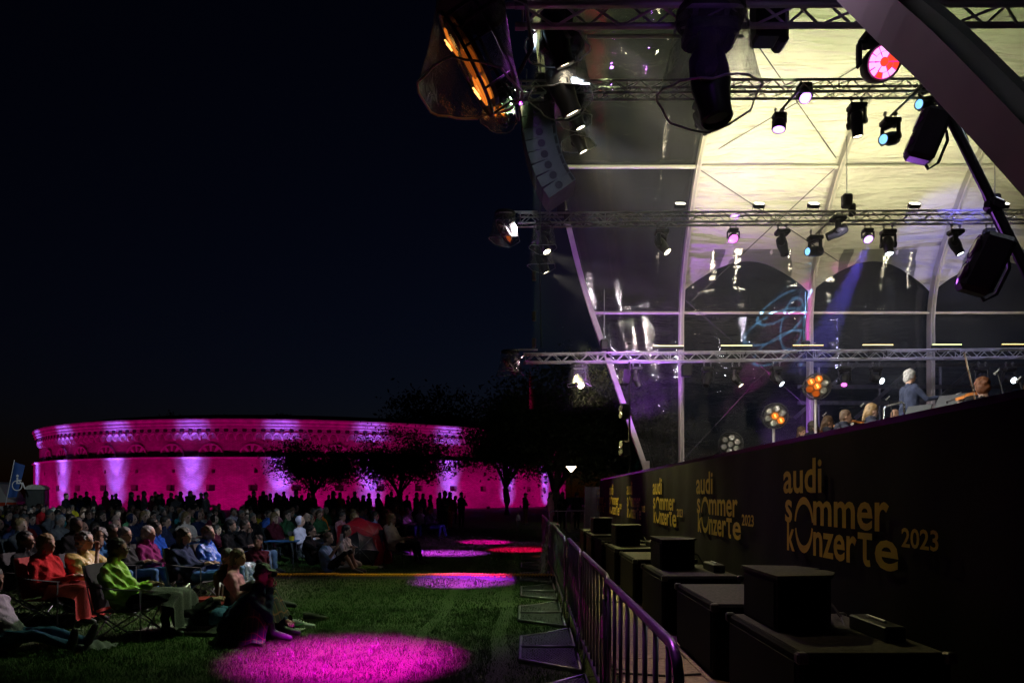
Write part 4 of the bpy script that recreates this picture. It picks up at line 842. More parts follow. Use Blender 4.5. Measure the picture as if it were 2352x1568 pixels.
# magenta, violet and red pools thrown on the lawn
def pool(src, px, py, W, rgb, dia, blend=.55):
    t_ = G(px, py); d = (t_ - Vector(src)).length; spot(src, t_, W, rgb, math.degrees(2 * math.atan(dia / 2 / d)), blend, .05)
pool((.12, 5.6, 4.95), 812, 1512, 30000, (.85, .0, .95), 2.5, 1.0)
pool(P(1196, 215, 13.4), 1065, 1334, 220000, (.52, .02, 1), 2.3, .9)
pool(P(1196, 515, 16.7), 1030, 1270, 200000, (.45, .02, 1), 2.5, .9)
pool(P(1210, 825, 19.8), 1115, 1245, 60000, (1, .0, .7), 2.0, .5)
pool(P(1210, 830, 19.7), 1195, 1262, 18000, (1, .0, .14), 2.2, .6)
spot(P(1215, 830, 19.7), P(1248, 1215, 18.5), 500, (1, .02, .05), 9, .4, .05)
spot(P(1196, 215, 13.4), G(1600, 1500) + Vector((-.6, 0, .8)), 900, (.5, .15, 1), 22, .6, .05)      # violet on the barrier rail
# what spills from the stage over lawn, pit and crowd
spot(P(1205, 200, 13.4), (-2.5, 10.5, 0), 3500, (.64, 1, .46), 46, .8, .15)
spot(P(1205, 510, 16.7), (-8.0, 10.5, .9), 6200, (1, .82, .84), 44, .8, .05)
spot(P(1215, 820, 19.7), (-7.0, 12.0, 1.0), 600, (1, .62, .68), 46, .8, .08)
spot(P(1240, 60, 8.7), (-9, 19, 1), 1500, (.6, .8, 1), 44, .8, .05)
for tx, ty, W in ((-7.2, 17.5, 5000), (-11.5, 20, 7000), (-16, 24, 9000), (-9.5, 25, 9000), (-13.5, 15.5, 5000), (-5.2, 16.2, 3500), (-20, 30, 9000), (-6.5, 12.2, 1800), (-9.8, 12.9, 2600)):      # narrow cool beams sweeping the rows
    spot(P(1240, 60, 8.7), (tx, ty, 1.05), W, (.62, .85, 1), 5.5, .6, .05)
spot(P(1205, 200, 13.3), (-2.6, 13.75, .05), 900, (1, .82, .45), 17, .9, .05)      # added spot brightening the cable protector
spot((1.5, 19.6, 5.2), (XS, 18.8, 1.5), 1500, (1, .92, .35), 62, .8, .1); spot((1.3, 16.6, 5.4), (XS, 12.8, 1.5), 1300, (1, .92, .35), 46, .8, .1)  # added spots brightening the far banner lettering
spot(P(1330, 300, 14), (XS, 7.2, 1.7), 1800, (1, .86, .34), 28, .9, .1)  # added spot brightening the near banner lettering
# violet light from below the near beam
spot((2.2, 4.6, 3.1), (1.9, 3.15, 3.5), 16, (.5, .15, 1), 120, .9, .1)
spot((1.2, 4.4, 4.9), (2.0, 5.3, 5.6), 2, (.42, .12, 1), 130, .9, .1)
spot(P(1110, 100, 5.1), (2.0, 3.1, 3.5), 34, (.85, .6, .9), 40, .8, .1)          # added spot, faint light on the near beam
spot((5.8, 5.4, 6.4), (3.2, 2.9, 5.2), 260, (.8, .85, 1), 70, .8, .1)             # added spot on the near foil, no fixture stands there
spot(P(1275, 95, 9.0) + Vector((-.5, 0, 0)), P(1262, 400, 13.7), 160, (.7, .85, 1), 24, .8, .08)   # added spot brightening the line array
# patterned light: looping blue strokes projected on the clear foil
def gobo(loc, target, W, rgb, deg, curves):
    o = spot(loc, target, W, rgb, deg, .1, .002); l = o.data; l.use_nodes = True; n = l.node_tree.nodes; L = l.node_tree.links; em = n['Emission']
    tc = n.new('ShaderNodeTexCoord'); sp = n.new('ShaderNodeSeparateXYZ'); L.new(tc.outputs['Normal'], sp.inputs[0])
    def mt(op, a, b=None, c=None):
        k = n.new('ShaderNodeMath'); k.operation = op
        for i, q in enumerate((a, b, c)):
            if q is None: continue
            if isinstance(q, (int, float)): k.inputs[i].default_value = q
            else: L.new(q, k.inputs[i])
        return k.outputs[0]
    z = mt('ABSOLUTE', sp.outputs['Z']); x = mt('DIVIDE', sp.outputs['X'], z); y = mt('DIVIDE', sp.outputs['Y'], z); tot = None
    for cx, cy, rx, ry, an in curves:
        ca, sa = math.cos(an), math.sin(an); dx = mt('SUBTRACT', x, cx); dy = mt('SUBTRACT', y, cy)
        u = mt('DIVIDE', mt('ADD', mt('MULTIPLY', dx, ca), mt('MULTIPLY', dy, sa)), rx); v = mt('DIVIDE', mt('SUBTRACT', mt('MULTIPLY', dy, ca), mt('MULTIPLY', dx, sa)), ry)
        r_ = mt('SQRT', mt('ADD', mt('MULTIPLY', u, u), mt('MULTIPLY', v, v))); d = mt('ABSOLUTE', mt('SUBTRACT', r_, 1.0)); k = mt('SUBTRACT', 1.0, mt('DIVIDE', d, .10)); k = mt('MAXIMUM', k, 0.0)
        tot = k if tot is None else mt('ADD', tot, k)
    L.new(tot, em.inputs['Strength']); return o
gobo(P(1868, 585, 16.4), P(1790, 735, 21.5), 15000, (.18, .5, 1), 40, [(.03, .09, .17, .06, .55), (-.03, -.03, .19, .07, .5), (.08, -.01, .06, .15, -.2), (.0, -.15, .17, .06, .6)])
spot((-.1, 5.2, 5.3), (.57, 3.4, 1.05), 380, (.75, .15, 1), 34, .8, .05)      # violet on the near barrier rail
spot((.9, 6.2, 5.3), (1.15, 5.6, 0), 120, (1, .72, .48), 44, .9, .1); spot((.9, 13.4, 9.3), (1.15, 10.5, 0), 500, (1, .75, .5), 24, .9, .1)   # added warm spots brightening the pit floor
# stage smoke
mb = MB(); mb.box((8.3, 13.5, 8.45), (16.2, 15.4, 8.5)); hz = mb.build('haze', None or BLK)
m = bpy.data.materials.new('stage smoke'); m.use_nodes = True; n = m.node_tree.nodes; n.remove(n['Principled BSDF'])
pv = n.new('ShaderNodeVolumePrincipled'); pv.inputs['Color'].default_value = (.95, .96, 1, 1); pv.inputs['Density'].default_value = .0034; pv.inputs['Anisotropy'].default_value = .25
m.node_tree.links.new(pv.outputs[0], n['Material Output'].inputs['Volume']); hz.data.materials[0] = m
tag(hz, 'thin stage smoke around the trusses', 'smoke', kind='stuff')
# ------------------------------------------------------------------ pit between barrier and stage
PLY = mat('speckled plywood', (.30, .20, .12), .7, 0, .45, 22, .35, 45)
pf = empty('pit_floor', (0, 0, 0)); tag(pf, kind='structure')
for k in range(13):
    y0 = 1.6 + 1.72 * k
    for j, (xa, xb) in enumerate(((.86, 1.62), (1.63, 2.62))):
        mb = MB(); mb.cbox(((xa + xb) / 2 + rng.uniform(-.012, .012), y0 + .855, .022 + .002 * (k % 2)), (xb - xa, 1.70, .034), .006); mb.build('floor_panel', PLY, pf)
SUBM = mat('sub cabinet paint', (.004, .004, .0045), .7, 0, .3, 7, .25, 70, spec=.06); GRI = mat('speaker grille', (.005, .005, .0055), .7, 0, .3, 160, .4, 260, spec=.06); SUBT = mat('sub cabinet top', (.05, .048, .045), .7, 0, .45, 30, .3, 90, spec=.1)
g = MB(); g.cbox((.46, 0, .335), (.92, 1.42, .64), .02); SUB_c = g.mesh('cabinet', SUBM)
g = MB(); g.box((.46, 0, .6575), (.86, 1.36, .005)); SUB_t = g.mesh('top_panel', SUBT)
g = MB(); g.box((-.006, 0, .335), (.012, 1.3, .52)); SUB_g = g.mesh('grille', GRI)
g = MB()
for s in (-.6, .6):
    for x in (.1, .8): g.tube((x, s, 0), (x, s, .02), .04, n=8)
SUB_f = g.mesh('foot', RUB)
g = MB(); g.cbox((0, 0, 0), (.07, .07, .07), .012); SUB_k = g.mesh('corner', mat('corner cap', (.05, .05, .052), .4, .5))
g = MB(); g.path([(-.09, 0, 0), (-.085, -.03, 0), (.085, -.03, 0), (.09, 0, 0)], .011, 6); SUB_h = g.mesh('handle', mat('handle bar', (.04, .04, .042), .4, .4))
ord_ = ['nearest', 'second', 'third', 'fourth', 'fifth', 'sixth', 'seventh', 'eighth']
subs = [(4.82, 1), (6.68, 0), (8.78, 1), (10.9, 0), (12.95, 1), (15.0, 0), (17.1, 1), (19.2, 0)]
FILLM = mat('fill speaker paint', (.004, .004, .0045), .6, 0, .3, 6, .15, 50, spec=.08)
for k, (y, topb) in enumerate(subs):
    s = empty('subwoofer', (1.67, y, .04), 0, 'black subwoofer cabinet before the banner, ' + ord_[k] + ' from the camera', 'subwoofer', 'subwoofers along the stage front')
    put('cabinet', SUB_c, s); put('top_panel', SUB_t, s); put('grille', SUB_g, s); put('foot', SUB_f, s)
    for cx in (.012, .908):
        for cy in (-.702, .702): put('corner', SUB_k, s, (cx, cy, .632))
    for cx in (.28, .66): put('handle', SUB_h, s, (cx, -.712, .42))
    if topb:
        q = empty('fill_speaker', (1.78, y + .3, .70), 0, 'black wedge speaker standing on the ' + ord_[k] + ' subwoofer', 'loudspeaker', 'wedge speakers on the subwoofers')
        mb = MB(); mb.prism([(0, -.36), (.0, .36), (.36, .3), (.48, .12), (.48, -.12), (.36, -.3)], .37, (0, 0, 0)); mb.build('cabinet', FILLM, q)
        mb = MB(); mb.prism([(-.015, -.39), (-.015, .39), (.4, .33), (.5, .12), (.42, .05), (.5, -.02), (.5, -.14), (.4, -.33)], .022, (0, 0, .371)); mb.build('lid', SUBT, q)
        mb = MB(); mb.box((-.008, 0, .18), (.012, .64, .31)); mb.build('grille', GRI, q)
        mb = MB(); mb.path([(.5, .2, .2), (.62, .26, .14), (.66, .1, .02), (.55, -.2, -.02), (.6, -.55, -.02)], .012, 5); mb.build('cable', RUB, q)
        a = empty('amp_rack', (2.42, y - .15, .70), 0, 'low black connector box beside the wedge speaker on the ' + ord_[k] + ' subwoofer', 'box'); mb = MB(); mb.cbox((0, 0, .05), (.14, .5, .1), .01); mb.build('case', BLKG, a); mb = MB(); mb.tube((0, -.12, .11), (0, .12, .11), .012); mb.build('handle', STEEL, a)

# ------------------------------------------------------------------ barriers
PX = .57; TUBE = mat('barrier tube', (.36, .36, .38), .34, .85, .35, 9, .08, 40)
def rr(y0, y1, z0, z1, r=.14, n=5):
    c = [(y1 - r, z1 - r, 0), (y0 + r, z1 - r, 90), (y0 + r, z0 + r, 180), (y1 - r, z0 + r, 270)]; out = []
    for cy, cz, a in c:
        for i in range(n + 1): t = R(a + 90 * i / n); out.append((0, cy + r * math.cos(t), cz + r * math.sin(t)))
    return out + [out[0]]
Lb = 2.1
g = MB(); g.path(rr(0, Lb, .26, 1.1), .021, 8); B_fr = g.mesh('frame', TUBE, True)
g = MB(); g.tube((0, 0, .28), (0, 0, 1.08), .0125, n=6); B_bar = g.mesh('bar', TUBE, True)
g = MB(); g.path([(.0, .35, .26), (.16, .35, .05), (.38, .35, .03)], .018, 6); g.path([(0, .35, .26), (-.02, .35, .02)], .018, 6); B_leg = g.mesh('leg', TUBE, True)
pl = [(-.02, -1.0), (-.02, .98), (-.60, .52), (-.60, -.58)]
g = MB(); g.path([(x, y, .03) for x, y in pl] + [(pl[0][0], pl[0][1], .03)], .019, 6); g.tube((-.02, -.02, .035), (-.6, -.03, .035), .016, n=6); B_pf = g.mesh('plate_frame', TUBE, True)
g = MB()
def clipseg(c, dx, dy):
    # part of the line c + t*(dx,dy) inside the trapezoid
    t0, t1 = -9., 9.
    for i in range(4):
        (ax, ay), (bx, by) = pl[i], pl[(i + 1) % 4]; nx, ny = -(by - ay), bx - ax; num = nx * (c[0] - ax) + ny * (c[1] - ay); den = nx * dx + ny * dy
        if abs(den) < 1e-9:
            if num < 0: return None
            continue
        t = -num / den
        if den > 0: t0 = max(t0, t)
        else: t1 = min(t1, t)
    return (t0, t1) if t1 > t0 else None
for dx, dy in ((.42, .91), (-.42, .91)):
    for i in range(-70, 71):
        c = (-.3 + i * .034, 0); s_ = clipseg(c, dx, dy)
        if s_: a, b = [(c[0] + dx * t, c[1] + dy * t, .026) for t in s_]; g.beam([a, b], .0035, .009, (0, 0, 1))
B_mesh = g.mesh('plate_lattice', mat('expanded metal', (.13, .13, .135), .5, .7, .3, 20))
g = MB(); g.tube((0, 0, .15), (0, 0, .3), .03, n=8); g.tube((0, -.04, .3), (0, .05, .3), .016, n=6); B_hook = g.mesh('hinge', TUBE)
names = ['at the bottom picture edge', 'nearest full one', 'second one back', 'third one back', 'fourth one back', 'under the draped plastic', 'beyond the draped plastic', 'in red light', 'last of the row']
for k in range(9):
    y0 = .28 + 2.15 * k if k else -.03; b = empty('crowd_barrier', (PX + rng.uniform(-.02, .02), y0, 0), R(rng.uniform(-.7, .7)), 'metal crowd barrier panel with a lattice foot plate, ' + names[k], 'barrier', 'crowd barriers along the pit')
    put('frame', B_fr, b)
    for i in range(8): put('bar', B_bar, b, (0, .17 + i * (Lb - .34) / 7, 0))
    put('leg', B_leg, b); put('leg', B_leg, b, (0, Lb - .7, 0)); put('plate_frame', B_pf, b, (0, Lb / 2 - .6 + .15, 0)); put('plate_lattice', B_mesh, b, (0, Lb / 2 - .6 + .15, 0)); put('hinge', B_hook, b, (0, Lb + .02, 0)); put('hinge', B_hook, b, (0, Lb + .02, .55))
for k, (px, Y) in enumerate(((1262, 24.5), (1300, 25.5))):
    q = P(px, 1190, Y); b = empty('far_barrier', (q.x, Y, 0), R(-82 + 20 * k), ('metal barrier turned across behind the red-lit one', 'far metal barrier below the standing people at the stage end')[k], 'barrier'); put('frame', B_fr, b)
    for i in range(4): put('bar', B_bar, b, (0, .3 + i * .5, 0))
    put('leg', B_leg, b)
# plastic sheet draped over a barrier
def drape(u, v):
    s = (v - .42) * 2.3; fold = .05 * math.sin(u * 17 + v * 3) + .03 * math.sin(u * 31)
    if abs(s) < .08: return Vector((PX + s * .9, 12.35 + u * 1.15, 1.135 + .01 * math.sin(u * 20)))
    sg = 1 if s > 0 else -1; d = abs(s) - .08
    return Vector((PX + sg * (.075 + fold * (.4 + d) + .10 * d), 12.35 + u * 1.15 + .05 * math.sin(v * 9) - .12 * d * math.sin(u * 3), 1.13 - d + .03 * math.sin(u * 9)))
mb = MB(); mb.grid(30, 26, drape); sh = mb.build('plastic_sheet', film('milky tarpaulin plastic', (.8, .8, .82), .06, .35, .2, 9, .8, dcol=(.6, .58, .6)), None, True); tag(sh, 'crumpled clear plastic sheet draped over a crowd barrier', 'plastic sheet')
# cable on the pit floor
for k, (a, yy) in enumerate(((.9, 6.1), (.9, 10.3))):
    mb = MB(); mb.path([(PX - .1, yy, .02), (a, yy + .05, .055), (1.3, yy - .05, .055), (1.6, yy + .02, .055)], .011, 5); tag(mb.build('pit_cable', RUB), ('black cable crossing the pit floor nearer the camera', 'black cable crossing the pit floor further back')[k], 'cable')

# ------------------------------------------------------------------ yellow cable protector across the lawn
YEL = mat('yellow lid rubber', (.85, .5, .03), .5, 0, .2, 12, .2, 60); ORG = mat('orange lid', (.75, .2, .03), .5)
g = MB(); g.prism([(-.19, 0), (-.07, .055), (.07, .055), (.19, 0)], .9, (0, 0, 0), ((0, 1, 0), (0, 0, 1), (1, 0, 0))); CR_b = g.mesh('ramp_body', RUB)
g = MB(); g.box((.45, 0, .064), (.89, .15, .018))
for i in range(15): g.beam([(.03 + i * .06, -.085, .078), (.055 + i * .06, .085, .078)], .026, .014, (1, 0, 0)); g.beam([(.03 + i * .06, -.1, .045), (.03 + i * .06, -.082, .078)], .026, .012, (1, 0, 0))
CR_l = g.mesh('lid', YEL)
cr0 = G(600, 1327); n_ = 6
for k in range(n_ + 1):
    xx = cr0.x + .9 * k - .3
    c = empty('cable_ramp', (xx, 13.75 + .05 * math.sin(k * 1.9), 0), R(1.2 * math.sin(k * 2.3)), 'yellow cable protector segment on the lawn, ' + ('hidden behind the man in the cap', 'next to the man in the cap', 'third from the seated man', 'fourth from the seated man', 'third from the barrier', 'second from the barrier', 'at the barrier foot')[k], 'cable protector', 'yellow cable protector segments')
    put('ramp_body', CR_b, c); put('lid', CR_l, c)
for k, dy in enumerate((-.32, .3)):
    mb = MB(); e = empty('ramp_end', (-.42, 13.75 + dy, 0), 0, ('orange end ramp of the cable protector, nearer the camera', 'orange end ramp of the cable protector, further back')[k], 'cable protector'); mb.prism([(-.12, 0), (-.05, .05), (.05, .05), (.12, 0)], .5, (-.25, 0, 0), ((0, 1, 0), (0, 0, 1), (1, 0, 0))); mb.build('ramp_body', RUB, e)
    mb = MB()
    for i in range(4): mb.box((-.18 + .12 * i, 0, .056), (.07, .09, .01))
    mb.build('lid', ORG, e)
# ------------------------------------------------------------------ people
TAGS = ['top', 'legs', 'skin', 'hair', 'shoe', 'dark', 'extra']
V3 = lambda *a: np.array(a, dtype=float)
class Body:
    def __init__(s): s.pr = []; s.fing = []
    def c(s, p, q, r0, r1, t): s.pr.append(('c', np.array(p, float), np.array(q, float), r0, r1, t))
    def e(s, c, rad, t, M=None): s.pr.append(('e', np.array(c, float), np.array(rad, float), np.eye(3) if M is None else np.array(M), None, t))
    def sdf(s, X):
        out = []
        for k in s.pr:
            if k[0] == 'c':
                _, p, q, r0, r1, t = k; d = q - p; L = max(1e-9, d @ d); h_ = np.clip((X - p) @ d / L, 0, 1); out.append(np.linalg.norm(X - p - h_[:, None] * d, axis=1) - (r0 + (r1 - r0) * h_))
            else:
                _, c, rad, M, _, t = k; Y = (X - c) @ M; n = np.linalg.norm(Y / rad, axis=1); n2 = np.linalg.norm(Y / rad ** 2, axis=1) + 1e-9; out.append(n * (n - 1) / n2)
        return np.stack(out)
    def mesh(s, name, voxel=.02, fold=.008, seed=0, puff=0.0):
        g = MB()
        for k in s.pr:
            if k[5] in ('dark', 'lip'): continue
            if k[0] == 'c':
                g.tube(k[1], k[2], k[3], k[4], 10); g.ell(k[1], (k[3],) * 3, None, 10, 6); g.ell(k[2], (k[4],) * 3, None, 10, 6)
            else: g.ell(k[1], k[2], Matrix([list(r) for r in k[3]]), 14, 9)
        me = g.mesh('tmp', []) if False else None
        me = bpy.data.meshes.new('tmp'); me.from_pydata(g.v, [], g.f); o = bpy.data.objects.new('tmp', me); col.objects.link(o)
        md = o.modifiers.new('r', 'REMESH'); md.mode = 'VOXEL'; md.voxel_size = voxel
        ev = o.evaluated_get(bpy.context.evaluated_depsgraph_get()); out = bpy.data.meshes.new_from_object(ev); bpy.data.objects.remove(o); bpy.data.meshes.remove(me)
        n = len(out.vertices); co = np.empty(n * 3); out.vertices.foreach_get('co', co); co = co.reshape(-1, 3)
        ed = np.empty(len(out.edges) * 2, dtype=np.int32); out.edges.foreach_get('vertices', ed); ed = ed.reshape(-1, 2)
        deg = np.bincount(ed.ravel(), minlength=n)[:, None].astype(float)
        for _ in range(3):
            acc = np.zeros_like(co); np.add.at(acc, ed[:, 0], co[ed[:, 1]]); np.add.at(acc, ed[:, 1], co[ed[:, 0]]); co = co * .5 + .5 * acc / np.maximum(deg, 1)
        S = s.sdf(co); ti = np.array([TAGS.index(k[5]) if k[5] in TAGS else 2 for k in s.pr]); bias = np.array([-.001 if k[5] in ('dark',) else 0 for k in s.pr])[:, None]
        vt = ti[np.argmin(S + bias, axis=0)]
        # cloth folds and hair strands as real relief
        nrm = np.empty(n * 3); out.vertices.foreach_set('co', co.ravel()); out.update(); out.vertices.foreach_get('normal', nrm); nrm = nrm.reshape(-1, 3)
        a = np.random.default_rng(seed).uniform(0, 6, 8)
        f1 = 1.2 - 2 * np.abs(np.sin(co[:, 2] * 19 + np.sin(co[:, 1] * 13 + a[0]) * 2.6 + co[:, 0] * 9 + a[4])) + .8 * np.sin(co[:, 2] * 31 + np.sin(co[:, 1] * 17 + a[0]) * 2.2 + co[:, 0] * 13 + a[1]) + .7 * np.sin(co[:, 0] * 43 + np.sin(co[:, 2] * 23 + a[2]) * 2 + a[3]) + .5 * np.sin(co[:, 1] * 57 + co[:, 2] * 37 + a[4])
        amp = np.where(vt == 0, fold, np.where(vt == 1, fold * .6, 0)); hr = np.sin(co[:, 0] * 90 + a[5] + 2 * np.sin(co[:, 2] * 60)) * np.sin(co[:, 1] * 95 + a[6] + 2 * np.sin(co[:, 0] * 70)) + .4 * np.sin(co[:, 2] * 70 + co[:, 1] * 60 + co[:, 0] * 55 + a[7])
        amp2 = np.where(vt == 3, .006 + puff, 0); co = co + nrm * (f1 * amp * .5 + hr * amp2)[:, None]
        out.vertices.foreach_set('co', co.ravel())
        m = len(out.polygons); ls = np.empty(m, dtype=np.int32); out.polygons.foreach_get('loop_start', ls); lv = np.empty(len(out.loops), dtype=np.int32); out.loops.foreach_get('vertex_index', lv); fm = vt[lv[ls]]
        if s.fing:      # fingers: separate tapered pieces rooted in the palm
            gg = MB()
            for p, q, r0, r1 in s.fing: gg.tube(p, q, r0, r1, 6); gg.ell(q, (r1,) * 3, None, 6, 4); gg.ell(p, (r0,) * 3, None, 6, 4)
            vs_ = [tuple(v.co) for v in out.vertices] + gg.v; fs = [tuple(p.vertices) for p in out.polygons] + [tuple(i + n for i in f) for f in gg.f]
            bpy.data.meshes.remove(out); out = bpy.data.meshes.new(name); out.from_pydata(vs_, [], fs); fm = np.concatenate([fm, np.full(len(gg.f), 2)])
        for _ in TAGS: out.materials.append(MT['cloth_black'])
        out.polygons.foreach_set('material_index', fm.astype(np.int32)); out.polygons.foreach_set('use_smooth', np.ones(len(fm), dtype=bool)); out.name = name; out.update(); return out
def rotm(yaw, pitch=0, roll=0): return np.array((Matrix.Rotation(yaw, 3, 'Z') @ Matrix.Rotation(pitch, 3, 'Y') @ Matrix.Rotation(roll, 3, 'X')))
def add_head(b, c, yaw=0, pitch=0, hair='short', neck=None, sc=1.0, fine=True, roll=0):
    M = rotm(yaw, pitch, roll); c = np.array(c); T_ = lambda *a: c + M @ (np.array(a) * sc)
    E = lambda o, rad, t: b.e(T_(*o), np.array(rad) * sc, t, M)
    E((0, 0, .02), (.094, .076, .103), 'skin'); E((.026, 0, -.035), (.066, .058, .082), 'skin'); E((.058, 0, -.092), (.030, .034, .024), 'skin')
    if fine:
        b.c(T_(.088, 0, .004), T_(.108, 0, -.036), .010 * sc, .0135 * sc, 'skin'); E((.076, 0, .024), (.018, .05, .011), 'skin')
        E((.086, 0, -.068), (.011, .024, .008), 'extra' if False else 'skin')
        for s in (-1, 1): E((-.004, s * .079, -.018), (.020, .010, .031), 'skin'); E((.080, s * .031, .001), (.012, .014, .009), 'dark')
    if neck is not None: b.c(T_(-.012, 0, -.07), neck, .052 * sc, .062 * sc, 'skin')
    if hair == 'short': E((-.018, 0, .052), (.102, .091, .094), 'hair'); E((-.05, 0, -.015), (.066, .083, .078), 'hair')
    elif hair == 'curly':
        E((-.028, 0, .045), (.108, .104, .102), 'hair'); E((-.055, 0, -.03), (.075, .095, .08), 'hair')
        for s in (-1, 1): E((.01, s * .07, .03), (.05, .038, .06), 'hair')
    elif hair in ('long', 'bob', 'ponytail', 'bun', 'maestro'):
        E((-.018, 0, .052), (.106, .096, .097), 'hair'); E((-.052, 0, -.02), (.074, .092, .09), 'hair')
        if hair == 'long':
            for s in (-1, 1): b.c(T_(-.045, s * .06, -.02), T_(-.075, s * .065, -.23), .045 * sc, .04 * sc, 'hair')
            b.c(T_(-.075, 0, -.02), T_(-.105, 0, -.24), .055 * sc, .045 * sc, 'hair')
        if hair == 'bob':
            for s in (-1, 1): b.c(T_(-.02, s * .074, .0), T_(-.03, s * .078, -.10), .036 * sc, .032 * sc, 'hair')
            b.c(T_(-.07, 0, -.02), T_(-.08, 0, -.11), .06 * sc, .05 * sc, 'hair')
        if hair == 'ponytail': b.c(T_(-.11, 0, .01), T_(-.15, 0, -.17), .034 * sc, .026 * sc, 'hair')
        if hair == 'bun': E((-.10, 0, .05), (.05, .052, .045), 'hair')
        if hair == 'maestro':
            for s in (-1, 1): E((-.025, s * .066, .0), (.06, .036, .075), 'hair')
            E((-.07, 0, -.04), (.058, .08, .085), 'hair'); E((.02, .01, .095), (.06, .07, .03), 'hair')
    elif hair == 'bald': E((-.045, 0, -.012), (.07, .081, .06), 'hair')
    elif hair == 'cap': E((-.012, 0, .05), (.098, .085, .082), 'hair'); E((.10, 0, .062), (.075, .07, .010), 'hair'); E((-.05, 0, -.02), (.062, .076, .06), 'hair')
    elif hair == 'hood': E((-.03, 0, .02), (.108, .10, .125), 'top')
def add_hand(b, w, d, up, fine, sc=1.0, curl=.5):
    """palm from the wrist along d; fingers and thumb as their own tapered pieces"""
    w, d = np.array(w), np.array(d) / np.linalg.norm(d); up = np.array(up, float); s = np.cross(d, up); s /= np.linalg.norm(s) + 1e-9; u = np.cross(s, d)
    pe = w + d * .075 * sc; b.c(w, pe, .030 * sc, .034 * sc, 'skin')
    if not fine: b.c(pe, pe + d * .05 - u * .02, .026, .016, 'skin'); return
    for i, L in enumerate((.068, .078, .072, .056)):
        o = pe + s * (-.027 + .018 * i) * sc + d * .012; k = o + (d * (1 - curl * .4) - u * curl * .5) * L * .55 * sc; tip = k + (d * (1 - curl) - u * curl) * L * .5 * sc
        b.fing += [(o, k, .0095 * sc, .0088 * sc), (k, tip, .0088 * sc, .0075 * sc)]
    o = w + d * .025 - s * .028 * sc; k = o + (d * .6 - s * .6) * .05 * sc; b.fing += [(o, k, .012 * sc, .0105 * sc), (k, k + (d * .9 - u * .35) * .035 * sc, .0105 * sc, .0085 * sc)]
def torso(b, pel, che, neck, sw=.19, fat=1.0, t='top', legs='legs'):
    pel, che, neck = map(np.array, (pel, che, neck)); y = V3(0, 1, 0)
    for s in (-1, 1): b.c(pel + y * s * .07, che + y * s * .075, .125 * fat, .125 * fat, t)
    b.c(pel + V3(.03, 0, .1), che + V3(.02, 0, -.06), .13 * fat, .12 * fat, t)
    b.c(neck + y * -(sw - .03) + V3(0, 0, -.09), neck + y * (sw - .03) + V3(0, 0, -.09), .068, .068, t); b.c(neck + V3(0, 0, -.07), neck + V3(0, 0, -.015), .085, .066, t)
    b.c(pel + y * -.075, pel + y * .075, .115 * fat, .115 * fat, legs)
def limb(b, a, m, z, r, t): b.c(a, m, r[0], r[1], t); b.c(m, z, r[1] * .97, r[2], t)
def arm(b, sh, el, wr, fine, fat=1.0, bare=False, hd=None, up=(0, 0, 1), curl=.5):
    sh, el, wr = map(np.array, (sh, el, wr)); b.c(sh, el, .060 * fat, .048 * fat, 'top'); b.c(el, wr, (.047 if not bare else .040) * fat, (.037 if not bare else .030) * fat, 'skin' if bare else 'top')
    add_hand(b, wr, (wr - el) if hd is None else hd, up, fine, 1.0, curl)
def leg(b, hp, kn, an, to, fat=1.0, bare=False, shoe=True):
    hp, kn, an, to = map(np.array, (hp, kn, an, to)); b.c(hp, kn, .088 * fat, .064 * fat, 'legs'); b.c(kn, an, .060 * fat if not bare else .05, .044 * fat if not bare else .036, 'skin' if bare else 'legs')
    d = to - an; b.c(an, an + d * .5 + V3(0, 0, -.005), .046, .046, 'shoe'); b.c(an + d * .5 + V3(0, 0, -.005), to, .046, .036, 'shoe')
